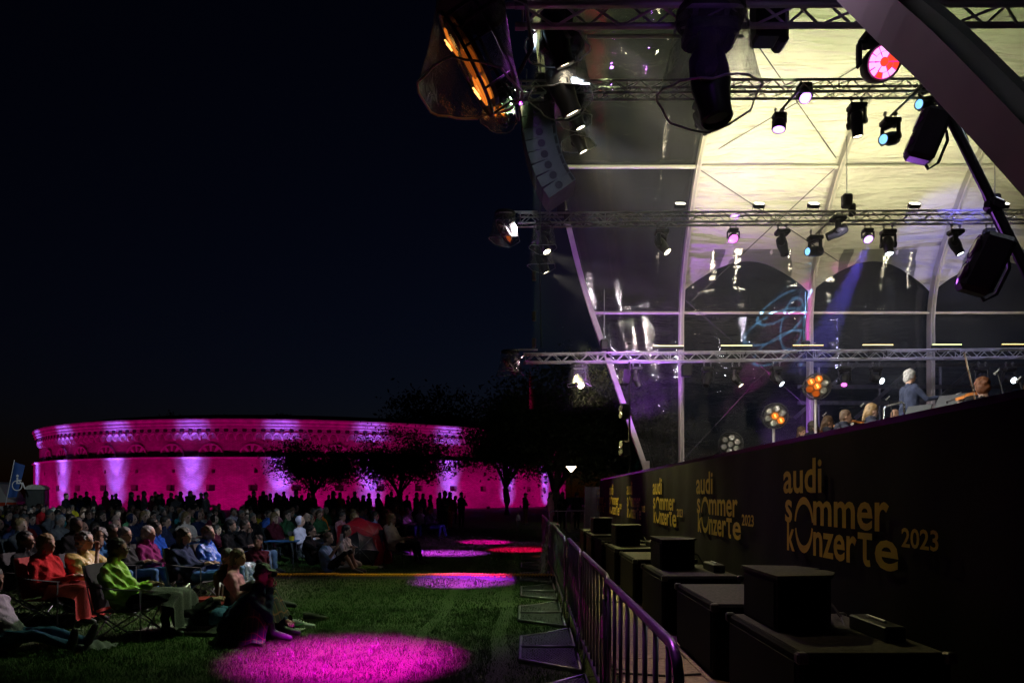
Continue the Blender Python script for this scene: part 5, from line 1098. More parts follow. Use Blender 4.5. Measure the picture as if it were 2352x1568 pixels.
def person(pose, hair='short', fine=False, arms=0, fat=1.0, hyaw=0, hpitch=-.05, seed=0, voxel=None, lean=0, bare=False, fold=.008, hd=1.0, puff=0):
    """one continuous body facing +X with its base at the origin"""
    b = Body(); r = random.Random(seed); j = lambda s=.02: r.uniform(-s, s); sw = .19
    if pose in ('chair', 'poncho'):
        pel, che, neck = V3(0, 0, .40), V3(-.10 - lean, 0, .70), V3(-.10 - lean * 1.3, 0, .88); hc = V3(-.06 - lean * 1.3 + j(), j(), 1.02)
        hips = [V3(.02, s * .10, .40) for s in (1, -1)]; kn = [V3(.46 + j(.03), s * (.12 + j(.03)), .46 + j(.02)) for s in (1, -1)]; an = [V3(.50 + j(.08), s * (.12 + j(.03)), .09) for s in (1, -1)]
    elif pose in ('knees', 'legs', 'side'):
        pel = V3(0, 0, .13); che = V3(-.04 - lean, 0, .42); neck = V3(-.03 - lean * 1.2, 0, .60); hc = V3(.02 - lean * 1.2 + j(), j(), .745); hips = [V3(.02, s * .1, .13) for s in (1, -1)]
        if pose == 'knees': kn = [V3(.40, s * .15, .45 + j()) for s in (1, -1)]; an = [V3(.56 + j(.04), s * .13, .09) for s in (1, -1)]
        elif pose == 'legs': kn = [V3(.46, s * .12, .20 + j()) for s in (1, -1)]; an = [V3(.88, s * (.10 + j(.04)), .09) for s in (1, -1)]
        else: kn = [V3(.42, .18, .16), V3(.40, -.10, .38)]; an = [V3(.40, -.12, .10), V3(.58, -.12, .09)]
    elif pose == 'kneel':
        pel, che, neck, hc = V3(0, 0, .27), V3(.06, 0, .55), V3(.08, 0, .73), V3(.13, 0, .87); hips = [V3(.02, s * .09, .27) for s in (1, -1)]; kn = [V3(.40, s * .11 - .05, .12) for s in (1, -1)]; an = [V3(-.02, s * .12 - .08, .08) for s in (1, -1)]
    elif pose in ('stand', 'maestro'):
        pel, che, neck, hc = V3(0, 0, .95), V3(-.01, 0, 1.28), V3(-.01, 0, 1.46), V3(.02 + j(), j(), 1.61); hips = [V3(0, s * .09, .93) for s in (1, -1)]; kn = [V3(.02, s * (.10 + j()), .50) for s in (1, -1)]; an = [V3(-.01, s * (.11 + j(.03)), .09) for s in (1, -1)]
    elif pose == 'lie':
        pel, che, neck, hc = V3(0, 0, .16), V3(-.36, 0, .18), V3(-.53, 0, .22), V3(-.67, 0, .26); hips = [V3(.02, s * .1, .15) for s in (1, -1)]; kn = [V3(.38, s * .11, .42 - .3 * (s < 0)) for s in (1, -1)]; an = [V3(.66, s * .1, .09) for s in (1, -1)]
    toe = [a + (V3(.19, .02 * s, -.045) if pose not in ('legs', 'lie', 'kneel') else (V3(.06, .03 * s, .17) if pose != 'kneel' else V3(-.17, 0, -.02))) for a, s in zip(an, (1, -1))]
    if pose == 'lie':
        y = V3(0, 1, 0)
        for s in (-1, 1): b.c(pel + y * s * .07, che + y * s * .08, .12, .125, 'top')
        b.c(neck + y * -.16 + V3(.07, 0, 0), neck + y * .16 + V3(.07, 0, 0), .075, .075, 'top'); b.c(pel - y * .08, pel + y * .08, .12, .12, 'legs')
    else: torso(b, pel, che, neck, sw, fat)
    for a_, k_, z_, t_ in zip(hips, kn, an, toe): leg(b, a_, k_, z_, t_, fat ** .5, bare)
    sh = [neck + V3(0 if pose != 'lie' else .07, s * sw, -.10 if pose != 'lie' else 0) for s in (1, -1)]
    if pose == 'maestro':
        arm(b, sh[1], sh[1] + V3(.16, -.10, -.24), sh[1] + V3(.46, -.10, -.20), fine, 1, False, V3(1, -.05, .02), (0, 0, 1), .45)
        arm(b, sh[0], sh[0] + V3(.10, .08, -.27), sh[0] + V3(.34, .0, -.36), fine, 1)
        for s in (1, -1): b.c(V3(-.07, s * .07, .98), V3(-.12, s * .08, .56), .09, .05, 'top')
    elif pose == 'poncho':
        for s in (1, -1): b.c(sh[0 if s > 0 else 1], V3(.10, s * .30, .50), .10, .12, 'top')
        for a_ in np.linspace(-1, 1, 7): b.c(neck + V3(.02, 0, -.08), V3(.20 * math.cos(a_ * 1.9) - .04, .30 * math.sin(a_ * 1.5), .40), .09, .075, 'top')
        arm(b, sh[1] + V3(.08, .05, -.16), V3(.20, -.22, .62), V3(.12, -.08, .90), fine, .9, True, V3(-.05, .1, 1), (0, 1, 0), .8); arm(b, sh[0], V3(.16, .26, .58), V3(.34, .12, .50), fine, 1)
    elif pose == 'lie':
        for i, s in enumerate((1, -1)): arm(b, sh[i], V3(-.22, s * .30, .24), V3(-.08, s * .08, .38), fine, 1, False, V3(.6, -s * .6, 0))
    elif pose in ('knees',) and arms in (0, 1):
        for i, s in enumerate((1, -1)): arm(b, sh[i], V3(.16, s * .27, .38), V3(.44, s * .10, .40) if arms == 0 else V3(.30, s * .05, .55), fine, 1, bare)
    elif arms == 3:      # leaning back on the hands
        for i, s in enumerate((1, -1)): arm(b, sh[i], sh[i] + V3(-.12, s * .06, -.22), V3(sh[i][0] - .20, s * .32, .08), fine, 1, bare)
    elif arms == 2:      # hand at chin
        arm(b, sh[1], sh[1] + V3(.20, -.02, -.24), hc + V3(.10, -.04, -.16), fine, 1, bare, V3(.1, .2, 1), (0, 1, 0), .8); arm(b, sh[0], sh[0] + V3(.10, .05, -.26), sh[0] + V3(.30, -.14, -.30), fine, 1, bare)
    elif arms == 4:      # holding something in front of the face
        arm(b, sh[1], sh[1] + V3(.18, -.06, -.18), hc + V3(.26, -.02, -.07), fine, 1, bare, V3(.1, .1, 1), (-1, 0, 0), .6); arm(b, sh[0], sh[0] + V3(.12, .05, -.24), sh[0] + V3(.30, -.12, -.26), fine, 1, bare)
    elif arms == 5:      # arms hanging
        for i, s in enumerate((1, -1)): arm(b, sh[i], sh[i] + V3(.0, s * .07, -.29), sh[i] + V3(.06, s * .06, -.54), fine, 1, bare)
    elif arms == 6:      # folded arms
        for i, s in enumerate((1, -1)): arm(b, sh[i], sh[i] + V3(.04, s * .08, -.27), sh[i] + V3(.20, -s * .26, -.22 + .03 * s), fine, 1, bare)
    elif arms == 7:      # violin: left arm forward under the neck of the violin, right arm bowing
        arm(b, sh[0], sh[0] + V3(.20, .06, -.16), sh[0] + V3(.42, .03, .02), fine, 1, bare, V3(.3, -.6, .5)); arm(b, sh[1], sh[1] + V3(.16, -.16, -.12), sh[1] + V3(.40, -.02, -.02), fine, 1, bare)
    else:
        kz = kn[0][2]
        for i, s in enumerate((1, -1)): arm(b, sh[i], sh[i] + V3(.08, s * .06, -.27), V3(.24 + j(.05), s * (.05 + .06 * (arms == 1)), pel[2] + .20), fine, 1, bare)
    add_head(b, hc, hyaw, hpitch, hair, neck, hd, True)
    if pose in ('chair', 'knees', 'side', 'legs', 'stand') and hair not in ('hood',) and not bare:      # collar and a folded-down hood
        for i in range(9):
            a_ = -2.2 + 4.4 * i / 8; d_ = V3(-math.cos(a_) * .075, math.sin(a_) * .08, 0); b.c(neck + d_ + V3(.01, 0, -.03), neck + d_ * .95 + V3(.012, 0, .035), .022, .017, 'top')
        if seed % 2: b.e(neck + V3(-.10, 0, -.05), (.06, .12, .075), 'top')
    return b.mesh('person', voxel or (0.0138 if fine else .021), fold, seed, puff), hc
# cloth, skin and hair
def cloth(n, rgb, rough=.85): return mat('cloth_' + n, rgb, rough, 0, .3, 7, .35, 55, spec=.12)
CL = {n: cloth(n, c) for n, c in dict(black=(.012, .012, .014), charcoal=(.035, .036, .04), navy=(.015, .022, .06), grey=(.16, .16, .17), white=(.62, .62, .62), lightblue=(.25, .38, .6), teal=(.06, .28, .30), blue=(.02, .10, .55), royal=(.01, .07, .45), red=(.42, .015, .02), darkred=(.16, .012, .015), maroon=(.10, .015, .03), plum=(.22, .02, .13), green=(.03, .09, .04), olive=(.09, .085, .04), tan=(.42, .28, .10), brown=(.09, .05, .03), orange=(.75, .18, .02), pink=(.5, .22, .28), lilac=(.42, .36, .46), cream=(.62, .52, .46), denim=(.06, .13, .28), neon=(.42, .72, .08), yellow=(.7, .55, .03), midblue=(.05, .16, .38), dinner=(.02, .022, .035), tailcoat=(.03, .036, .065)).items()}
CL['raincoat'] = mat('glossy rain fabric neon', (.46, .74, .10), .38, 0, .15, 6, .5, 26); CL['tanrain'] = mat('glossy rain fabric tan', (.46, .32, .11), .35, 0, .2, 6, .5, 24); CL['bluerain'] = mat('rain fabric blue', (.01, .09, .5), .4, 0, .2, 6, .5, 24); CL['redrain'] = mat('rain fabric red', (.45, .012, .03), .45, 0, .2, 6, .4, 24)
MT['cloth_black'] = CL['black']
SK = [mat('skin_%d' % i, c, .5, 0, .12, 18, .1, 60) for i, c in enumerate(((.42, .25, .18), (.36, .21, .15), (.32, .17, .12), (.47, .30, .23)))]
HR = {n: mat('hair_' + n, c, .55, 0, .35, 30, .3, 90, stretch=(1, 1, .3)) for n, c in dict(black=(.012, .01, .009), dark=(.03, .02, .014), brown=(.08, .045, .025), blond=(.19, .115, .045), grey=(.11, .107, .105), white=(.33, .32, .31), red=(.2, .07, .03)).items()}
SHOE = mat('shoe', (.05, .05, .055), .6, 0, .3, 12); SHOEW = mat('white shoe', (.5, .5, .5), .6, 0, .2, 12); EYEM = mat('eye', (.02, .015, .012), .25)
def dress(o, top='black', legs='charcoal', skin=0, hair='dark', shoe=None, extra=None):
    ms = [CL[top], CL[legs], SK[skin % 4], HR.get(hair) or CL[hair], shoe or SHOE, EYEM, CL[extra or top]]
    for sl, m in zip(o.material_slots, ms): sl.link = 'OBJECT'; sl.material = m
    return o
def place(me, loc, rz, label, top, legs='charcoal', skin=0, hair='dark', shoe=None, sc=1.0, grp='seated audience', cat='person', extra=None):
    o = put('person', me, None, loc, (0, 0, rz), sc); dress(o, top, legs, skin, hair, shoe, extra); return tag(o, label, cat, grp)
GLS = mat('spectacle frame', (.02, .02, .02), .3)
def glasses(o, hc, yaw=0, pitch=0):
    M = Matrix.Rotation(yaw, 3, 'Z') @ Matrix.Rotation(pitch, 3, 'Y'); hc = Vector(hc); T_ = lambda *a: hc + M @ Vector(a); g = MB()
    for s in (-1, 1):
        g.path([T_(.098, s * .034 + .026 * math.cos(t), .0 + .019 * math.sin(t)) for t in [i * .6283 for i in range(11)]], .0028, 4); g.tube(T_(.098, s * .058, .004), T_(.0, s * .083, .004), .0028, n=4)
    g.tube(T_(.1, -.01, .004), T_(.1, .01, .004), .003, n=4); g.build('spectacles', GLS, o)
# camping chair: fabric seat and back slung on crossed tubes
FABK = mat('chair fabric', (.02, .02, .024), .8, 0, .3, 20, .2, 80); FABR = mat('chair fabric red', (.3, .02, .02), .8, 0, .3, 20, .2, 80); CHT = mat('chair tube', (.25, .25, .28), .35, .8)
g = MB(); g.grid(6, 6, lambda u, v: (-.22 + .5 * u, -.27 + .54 * v, .315 + .02 * u - .05 * math.sin(math.pi * v) * math.sin(math.pi * u))); C_seat = g
g = MB(); g.grid(6, 6, lambda u, v: (-.24 - .12 * u - .05 * math.sin(math.pi * v), -.27 + .54 * v, .33 + .52 * u)); C_back = g
C_seatm = {'k': C_seat.mesh('seat', FABK, True), 'r': C_seat.mesh('seat', FABR, True)}; C_backm = {'k': C_back.mesh('backrest', FABK, True), 'r': C_back.mesh('backrest', FABR, True)}
leg_m = []
for a, c_ in (((.28, -.3, 0), (.26, .28, .33)), ((.28, .3, 0), (.26, -.28, .33)), ((-.26, -.3, 0), (-.24, .28, .33)), ((-.26, .3, 0), (-.24, -.28, .33)), ((.28, -.3, 0), (-.24, -.28, .34)), ((-.26, -.3, 0), (.26, -.28, .34)), ((.28, .3, 0), (-.24, .28, .34)), ((-.26, .3, 0), (.26, .28, .34))):
    g = MB(); g.tube(a, c_, .009, n=6); leg_m.append(g.mesh('leg', CHT))
for s in (-1, 1):
    g = MB(); g.path([(-.25, s * .28, .3), (-.36, s * .28, .86)], .010, 6); leg_m.append(g.mesh('back_post', CHT)); g = MB(); g.path([(.27, s * .3, .0), (.27, s * .3, .56)], .010, 6); leg_m.append(g.mesh('arm_post', CHT))
g = MB()
ARMR = []
for s in (-1, 1): g = MB(); g.beam([(-.30, s * .295, .62), (0, s * .3, .585), (.28, s * .3, .57)], .006, .06, (0, 0, 1)); ARMR.append(g.mesh('armrest', FABK))
def camp_chair(loc, rz, label, colr='k', sc=1.0):
    r_ = empty('camping_chair', loc, rz, label, 'chair', 'camping chairs'); r_.scale = (sc,) * 3; put('seat', C_seatm[colr], r_); put('backrest', C_backm[colr], r_)
    for m_ in leg_m: put(m_.name.split('.')[0], m_, r_)
    for m_ in ARMR: put('armrest', m_, r_)
    return r_
g = MB(); g.grid(3, 3, lambda u, v: (-.22 + .46 * u, -.22 + .44 * v, .315)); g.grid(3, 3, lambda u, v: (-.24 - .12 * u, -.22 + .44 * v, .36 + .42 * u))
for x in (-.2, .22):
    for s in (-1, 1): g.tube((x + .03 * (1 if x > 0 else -1), s * .22, 0), (x, s * .21, .315), .01, n=5); 
SIMPLE = g.mesh('folding_chair', [FABK])
def gz(x, y): return 0.0

# ---- people one can tell apart, nearest first: (pose, hair, arms, head px, head py, Y, turn, top, legs, hair colour, skin, label, extras)
heads = {}
def fore(key, pose, hair, arms, px, py, Y, turn, top, legs, hairc, skin, label, chair=None, gl=False, lean=.05, hyaw=0, hpitch=-.05, fat=1.0, bare=False, shoe=None, dz=0, fold=.012, puff=0, sc=1.0):
    me, hc = person(pose, hair, True, arms, fat, hyaw, hpitch, hash(key) % 97 if False else sum(map(ord, key)), None, lean, bare, fold, 1.0, puff)
    q = P(px, py, Y); M = Matrix.Rotation(turn, 3, 'Z'); off = M @ Vector(hc); loc = Vector((q.x - off.x * sc, Y - off.y * sc, dz))
    o = place(me, loc, turn, label, top, legs, skin, hairc, shoe, sc); heads[key] = (o, hc)
    if gl: glasses(o, hc, hyaw, hpitch)
    if chair: camp_chair(loc, turn, chair[0], chair[1])
    return o
CH = lambda s, c='k': (s, c)
fore('lav', 'legs', 'bob', 3, -14, 1345, 7.35, R(-8), 'lilac', 'denim', 'dark', 1, 'person in a pale lilac jacket on the grass, legs stretched, at the picture edge', lean=.16)
fore('red', 'chair', 'bob', 0, 108, 1254, 8.9, R(-6), 'red', 'darkred', 'blond', 1, 'woman in a red jacket in a camping chair, red blanket on her lap', CH('camping chair of the woman in the red jacket', 'r'))
fore('dkm', 'chair', 'short', 0, 60, 1248, 9.6, R(4), 'black', 'black', 'black', 2, 'dark-haired man in a black jacket left of the red-jacketed woman', CH('camping chair of the dark-haired man beside the red jacket'), gl=True)
fore('tan', 'poncho', 'curly', 0, 197, 1246, 9.5, R(-4), 'tanrain', 'cream', 'grey', 1, 'grey-haired person in a shiny tan rain poncho, hand at the mouth', CH('camping chair under the tan rain poncho'), gl=True, puff=.006)
fore('gcl', 'chair', 'curly', 0, 229, 1236, 10.6, R(-30), 'midblue', 'denim', 'grey', 0, 'curly grey-haired person in a light blue jacket behind the tan poncho', gl=True, hyaw=-.5, puff=.006)
fore('neo', 'chair', 'short', 0, 272, 1262, 8.05, R(6), 'raincoat', 'black', 'dark', 2, 'dark-haired person in a neon green rain jacket in a camping chair', CH('black camping chair with crossed legs under the neon green jacket'), gl=True, fat=1.12, fold=.02)
fore('gsw', 'chair', 'short', 0, 288, 1216, 10.9, R(-6), 'charcoal', 'denim', 'grey', 1, 'man with spectacles in a grey sweater and jeans behind the neon jacket', CH('camping chair of the man in the grey sweater'), gl=True)
fore('gl2', 'chair', 'short', 0, 259, 1219, 12.0, R(-10), 'black', 'charcoal', 'grey', 0, 'grey-haired man with spectacles just left of the grey-sweater man', gl=True)
fore('plu', 'chair', 'curly', 1, 343, 1209, 11.3, R(-4), 'plum', 'denim', 'white', 1, 'white-haired woman in a plum jacket and jeans, hands folded', CH('camping chair of the woman in the plum jacket'))
fore('bws', 'chair', 'short', 0, 360, 1202, 13.0, R(-8), 'blue', 'navy', 'dark', 1, 'person in a blue and white top right behind the plum jacket')
fore('dbs', 'chair', 'bob', 1, 424, 1227, 10.6, R(-6), 'navy', 'midblue', 'black', 0, 'dark-haired woman with spectacles in a navy jacket, arms on her lap', CH('camping chair of the woman in the navy jacket'), gl=True, lean=.1)
fore('blj', 'chair', 'short', 0, 479, 1214, 11.4, R(-4), 'bluerain', 'lightblue', 'brown', 2, 'man in a bright blue rain jacket looking up at the stage', CH('camping chair of the man in the bright blue rain jacket'), hpitch=-.2, lean=.1)
fore('chn', 'chair', 'short', 2, 564, 1191, 14.4, R(-6), 'black', 'lightblue', 'dark', 1, 'person with spectacles resting the chin on one hand', gl=True)
fore('dwm', 'chair', 'bob', 0, 531, 1192, 14.2, R(-4), 'black', 'denim', 'black', 0, 'dark-haired woman in black left of the person with hand on chin')
fore('cpm', 'side', 'short', 1, 526, 1280, 10.0, R(-12), 'olive', 'charcoal', 'grey', 1, 'grey-haired man in a dark jacket leaning against the woman beside him', hyaw=-.1)
fore('cpw', 'side', 'long', 1, 548, 1287, 9.95, R(14), 'pink', 'charcoal', 'brown', 0, 'smiling woman in pale pink nestling against the grey-haired man', hyaw=-.3)
fore('cap', 'knees', 'cap', 2, 604, 1320, 7.9, R(-2), 'navy', 'charcoal', 'black', 1, 'man in a black baseball cap on the grass, hand at his chin', hpitch=.2, lean=-.30)
fore('lie', 'lie', 'short', 0, 389, 1402, 8.5, R(-5), 'black', 'denim', 'brown', 0, 'person lying on the back on the grass beside the cap wearer', shoe=SHOEW)
fore('boy', 'side', 'short', 3, 592, 1244, 13.4, R(-52), 'maroon', 'black', 'dark', 1, 'boy in dark clothes on the grass looking towards the camera', hyaw=-.55)
fore('bks', 'knees', 'short', 0, 715, 1216, 15.0, R(-4), 'black', 'black', 'black', 0, 'young man with spectacles in a black sweater by the red umbrella', gl=True, dz=.12)
fore('lbt', 'knees', 'short', 4, 755, 1233, 14.5, R(-8), 'lightblue', 'charcoal', 'brown', 1, 'man in a light blue T-shirt holding up a phone', bare=True)
fore('wht', 'kneel', 'long', 1, 797, 1222, 15.2, R(-10), 'cream', 'cream', 'black', 1, 'kneeling woman with long black hair in a cream white outfit')
# ---- middle rows picked out by colour
mids = [(52, 1160, 'white', 'dark', 'long', 'woman in a white top with a brightly lit face near the left picture edge'), (97, 1169, 'red', 'dark', 'short', 'child-sized figure in a red jacket in the middle rows at the left'), (52, 1206, 'charcoal', 'blond', 'short', 'blond man with a brightly lit face behind the dark-haired man'), (17, 1184, 'navy', 'dark', 'short', 'man in a navy shirt cut off near the left picture edge'),
        (130, 1181, 'teal', 'black', 'long', 'dark-haired woman in a pale teal jacket'), (163, 1193, 'brown', 'dark', 'short', 'brown-clad man right of the pale teal jacket'), (200, 1181, 'black', 'brown', 'bun', 'woman in black with her hair up, two places right of the teal jacket'), (212, 1167, 'lightblue', 'dark', 'short', 'person in pale blue with a white-lit face before the fort window'), (229, 1184, 'black', 'black', 'long', 'woman with long black hair behind the tan poncho'),
        (267, 1181, 'maroon', 'dark', 'short', 'man with a reddish lit face above the grey-sweater man'), (315, 1178, 'charcoal', 'brown', 'curly', 'woman with a pale lit face left of the plum jacket'), (376, 1177, 'royal', 'grey', 'short', 'grey-haired man in royal blue behind the plum jacket'), (416, 1177, 'teal', 'blond', 'bob', 'blond woman with a white-lit face leaning back'), (441, 1178, 'green', 'grey', 'bald', 'bald bearded man in a dark green jacket'),
        (495, 1167, 'black', 'pink', 'cap', 'figure with a pink cap in the middle rows'), (536, 1176, 'lightblue', 'blond', 'short', 'fair-haired child in a pale blue printed shirt'), (618, 1181, 'bluerain', 'dark', 'short', 'person wrapped in a bright blue rain jacket and blue blanket'), (636, 1176, 'pink', 'dark', 'bob', 'woman in a pink striped top beside the blue rain jacket'), (668, 1171, 'teal', 'red', 'bald', 'man in a teal jacket with a reddish lit head'),
        (704, 1188, 'black', 'grey', 'bald', 'bald man with spectacles in black behind the young man'), (722, 1176, 'redrain', 'grey', 'short', 'grey-haired man in a red jacket behind the phone holder'), (745, 1160, 'charcoal', 'white', 'cap', 'figure with a white cap behind the red-jacketed grey-haired man'), (786, 1186, 'pink', 'dark', 'bun', 'person in dusty pink left of the red umbrella'), (818, 1168, 'charcoal', 'grey', 'short', 'grey-haired person above the red umbrella'), (813, 1190, 'cream', 'blond', 'curly', 'fair curly head peeping over the red umbrella'),
        (905, 1165, 'blue', 'grey', 'short', 'person in a bright blue jacket right of the red umbrella'), (922, 1165, 'red', 'grey', 'bob', 'person in a red jacket next to the bright blue jacket'), (888, 1178, 'brown', 'brown', 'long', 'woman in rust brown right of the red umbrella'), (900, 1192, 'cream', 'blond', 'bob', 'woman in a cream shawl sitting right of the red umbrella'), (965, 1170, 'white', 'grey', 'curly', 'person wrapped in a white speckled blanket near the crowd edge'), (985, 1172, 'charcoal', 'brown', 'bob', 'last seated person at the right end of the crowd')]
VAR = {}
def variant(pose, hair, arms, seed, fat=1.0, lean=.05):
    k = (pose, hair, arms, seed)
    if k not in VAR: VAR[k] = person(pose, hair, False, arms, fat, 0, -.05, seed, .021, lean)
    return VAR[k]
spots_ = [Vector((o.location.x, o.location.y)) for o, _ in heads.values()]
for i, (px, py, top, hc_, hair, lb) in enumerate(mids):
    me, hc = variant('chair', hair, i % 3, 40 + i % 3, 1.05)
    zh = hc[2] * 1.06; Y = max(11.8, min(36, (EYE - zh) * F / (py - VY))); q = P(px, py, Y); rz = R(rng.uniform(-14, 4)) + math.atan2(12 - Y, 9 - q.x) * .7
    loc = Vector((q.x - hc[0], Y, 0)); place(me, loc, rz, lb, top, rng.choice(('charcoal', 'denim', 'black', 'navy')), i, hc_, None, 1.06); spots_.append(loc.xy)
    if Y < 24: s_ = put('folding_chair', SIMPLE, None, loc, (0, 0, rz), 1.06); tag(s_, 'folding chair under the ' + ' '.join(lb.split()[:9]), 'chair', 'folding chairs in the middle rows')
# ---- the rest of the seated crowd
DARKT = ['black', 'charcoal', 'navy', 'black', 'charcoal', 'brown', 'maroon', 'green', 'grey', 'darkred', 'black', 'navy']; BRT = ['white', 'lightblue', 'teal', 'red', 'blue', 'orange', 'pink', 'yellow', 'cream', 'midblue', 'lilac']
COLN = dict(black='black', charcoal='charcoal', navy='navy', brown='brown', maroon='maroon', green='dark green', grey='grey', darkred='dark red', white='white', lightblue='pale blue', teal='teal', red='red', blue='bright blue', orange='orange', pink='pink', yellow='yellow', cream='cream', midblue='mid blue', lilac='lilac')
HAIRS = [('short', 'dark'), ('short', 'grey'), ('long', 'brown'), ('bob', 'blond'), ('bald', 'grey'), ('curly', 'grey'), ('short', 'brown'), ('bob', 'dark'), ('hood', 'dark'), ('short', 'white')]
ANCH = [(17, 'the left picture edge'), (60, 'the black-jacketed man'), (108, 'the red-jacketed woman'), (197, 'the tan poncho'), (272, 'the neon green jacket'), (343, 'the plum jacket'), (424, 'the navy jacket woman'), (479, 'the bright blue rain jacket'), (564, 'the chin-resting person'), (618, 'the blue blanket'), (715, 'the young man in black'), (797, 'the kneeling woman'), (850, 'the red umbrella'), (922, 'the right end of the crowd')]
ORD = ['first', 'second', 'third', 'fourth', 'fifth', 'sixth', 'seventh', 'eighth', 'ninth', 'tenth', 'eleventh', 'twelfth', 'thirteenth', 'fourteenth', 'fifteenth', 'sixteenth', 'seventeenth', 'eighteenth', 'nineteenth', 'twentieth', 'twenty-first', 'twenty-second', 'twenty-third', 'twenty-fourth']
cand = []
Y = 12.6
while Y < 36:
    x = -.775 * Y; right = -3.6 - .012 * (Y - 12) if Y > 18 else -4.6 - .0 * Y
    if Y < 16: right = -7.2
    while x < right:
        cand.append((x + rng.uniform(-.2, .2), Y + rng.uniform(-.3, .3))); x += .82
    Y += 1.28
rng.shuffle(cand); chosen = []
for x, y in cand:
    if len(chosen) >= 178: break
    if y > 24 and rng.random() < .25: continue
    v = Vector((x, y))
    if all((v - s_).length > .62 for s_ in spots_): chosen.append((x, y)); spots_.append(v)
chosen.sort(key=lambda p: p[1]); cnt = {}
for i, (x, y) in enumerate(chosen):
    hair, hcol = HAIRS[rng.randrange(len(HAIRS))]; ground = y > 15 and rng.random() < .12
    me, hc = variant('knees' if ground else 'chair', hair, 0 if ground else rng.choice((0, 1, 2)) if hair in ('short', 'bob') else 0, 60 + (i % 2 if hair == 'short' else 0))
    top = rng.choice(DARKT) if rng.random() < .82 else rng.choice(BRT); px = VX + x / y * F; an = min(ANCH, key=lambda a: abs(a[0] - px))[1]; cnt[an] = cnt.get(an, 0) + 1
    rz = math.atan2(12 - y, 9 - x) * .75 + R(rng.uniform(-16, 16)); sc = rng.uniform(.97, 1.1)
    desc = {'hood': 'hooded spectator', 'bald': 'balding man', 'long': 'long-haired woman', 'bob': 'woman with chin-length hair', 'curly': 'curly-haired spectator', 'short': hcol + '-haired spectator'}[hair]
    lb = '%s in %s, %s back behind %s' % (desc, COLN[top], ORD[min(cnt[an] - 1, 23)], an)
    loc = (x, y, 0); place(me, loc, rz, lb, top, rng.choice(('charcoal', 'denim', 'black', 'navy', 'grey')), i, hcol, None, sc)
    if not ground and y < 20: s_ = put('folding_chair', SIMPLE, None, loc, (0, 0, rz), sc); tag(s_, 'folding chair, %s back behind %s' % (ORD[min(cnt[an] - 1, 23)], an), 'chair', 'folding chairs in the middle rows')
# ---- people standing along the back, dark against the fort
sx = [152, 173, 185, 199, 215, 243, 258, 266, 302, 318, 331, 349, 357, 364, 372, 393, 405, 415, 429, 437, 446, 462, 473, 573, 583, 597, 605, 612, 621, 635, 643, 652, 669, 680, 693, 710, 720, 755, 766, 800, 815, 835, 848, 869, 890, 899, 910, 921, 935, 957, 972, 989, 1022, 1046]
SV = [('short', 5), ('short', 6), ('long', 5), ('bob', 6), ('cap', 5), ('short', 0), ('hood', 5), ('bun', 6)]
marks = [(152, 'the left end of the row'), (302, 'the third violet stripe'), (400, 'the big violet stripe'), (470, 'the gap in the row'), (600, 'the flat-topped tree'), (720, 'the flat-topped tree trunk'), (835, 'the stripe between both trees'), (918, 'the bushy tree'), (1030, 'the woman in the long red coat')]
sc_n = {}
for i, px in enumerate(sx):
    hair, ar = SV[(i * 5 + i // 3) % 8]; me, hc = variant('stand', hair, ar, 80 + i % 2); Yp = 31 + (i * 7 % 11) * 1.05; q = P(px, 0, Yp); mk = min(marks, key=lambda a: abs(a[0] - px))[1]; sc_n[mk] = sc_n.get(mk, 0) + 1
    top = ('black', 'charcoal', 'navy', 'black', 'grey', 'maroon')[i % 6]; lb = 'standing %s in %s near %s, %s from left' % ({'long': 'long-haired figure', 'bob': 'figure with bobbed hair', 'cap': 'figure in a cap', 'hood': 'hooded figure', 'bun': 'figure with a bun'}.get(hair, 'short-haired figure'), COLN[top], mk, ORD[sc_n[mk] - 1])
    place(me, (q.x, Yp, gz(q.x, Yp)), R(rng.uniform(-60, 20)), lb, top, 'black', i, 'dark', None, 1.02 + .075 * math.sin(i * 2.7), 'people standing behind the seats')
for px, Yp, hair, ar, top, legs, lb in ((781, 37, 'long', 5, 'orange', 'black', 'standing figure in a rust orange jacket before the fort'), (1034, 33, 'long', 5, 'red', 'redrain', 'standing woman in a long red coat at the crowd edge'), (1010, 35, 'short', 4, 'grey', 'black', 'standing man in a light jacket filming left of the red coat'), (1060, 34, 'short', 4, 'black', 'black', 'tall man in a dark suit right of the red coat'),
                                         (1207, 37.5, 'cap', 6, 'black', 'brown', 'man in a dark cap and light trousers standing with a toddler'), (1265, 31, 'long', 5, 'pink', 'pink', 'long-haired woman in a pale coat by the far barrier'), (1292, 32, 'short', 6, 'black', 'black', 'broad dark man standing by the far barrier'), (1325, 33, 'bob', 5, 'black', 'black', 'dark figure standing at the far stage corner')):
    me, hc = variant('stand', hair, ar, 85); q = P(px, 0, Yp); place(me, (q.x, Yp, 0), R(rng.uniform(-70, -10)), lb, top, legs, 1, 'dark', None, 1.05, 'people standing behind the seats')
me, hc = variant('stand', 'short', 5, 86); q = P(1190, 0, 34.5); place(me, (q.x, 34.5, 0), R(-60), 'toddler in a white top standing beside the man in light trousers', 'white', 'grey', 1, 'blond', None, .47, 'people standing behind the seats')
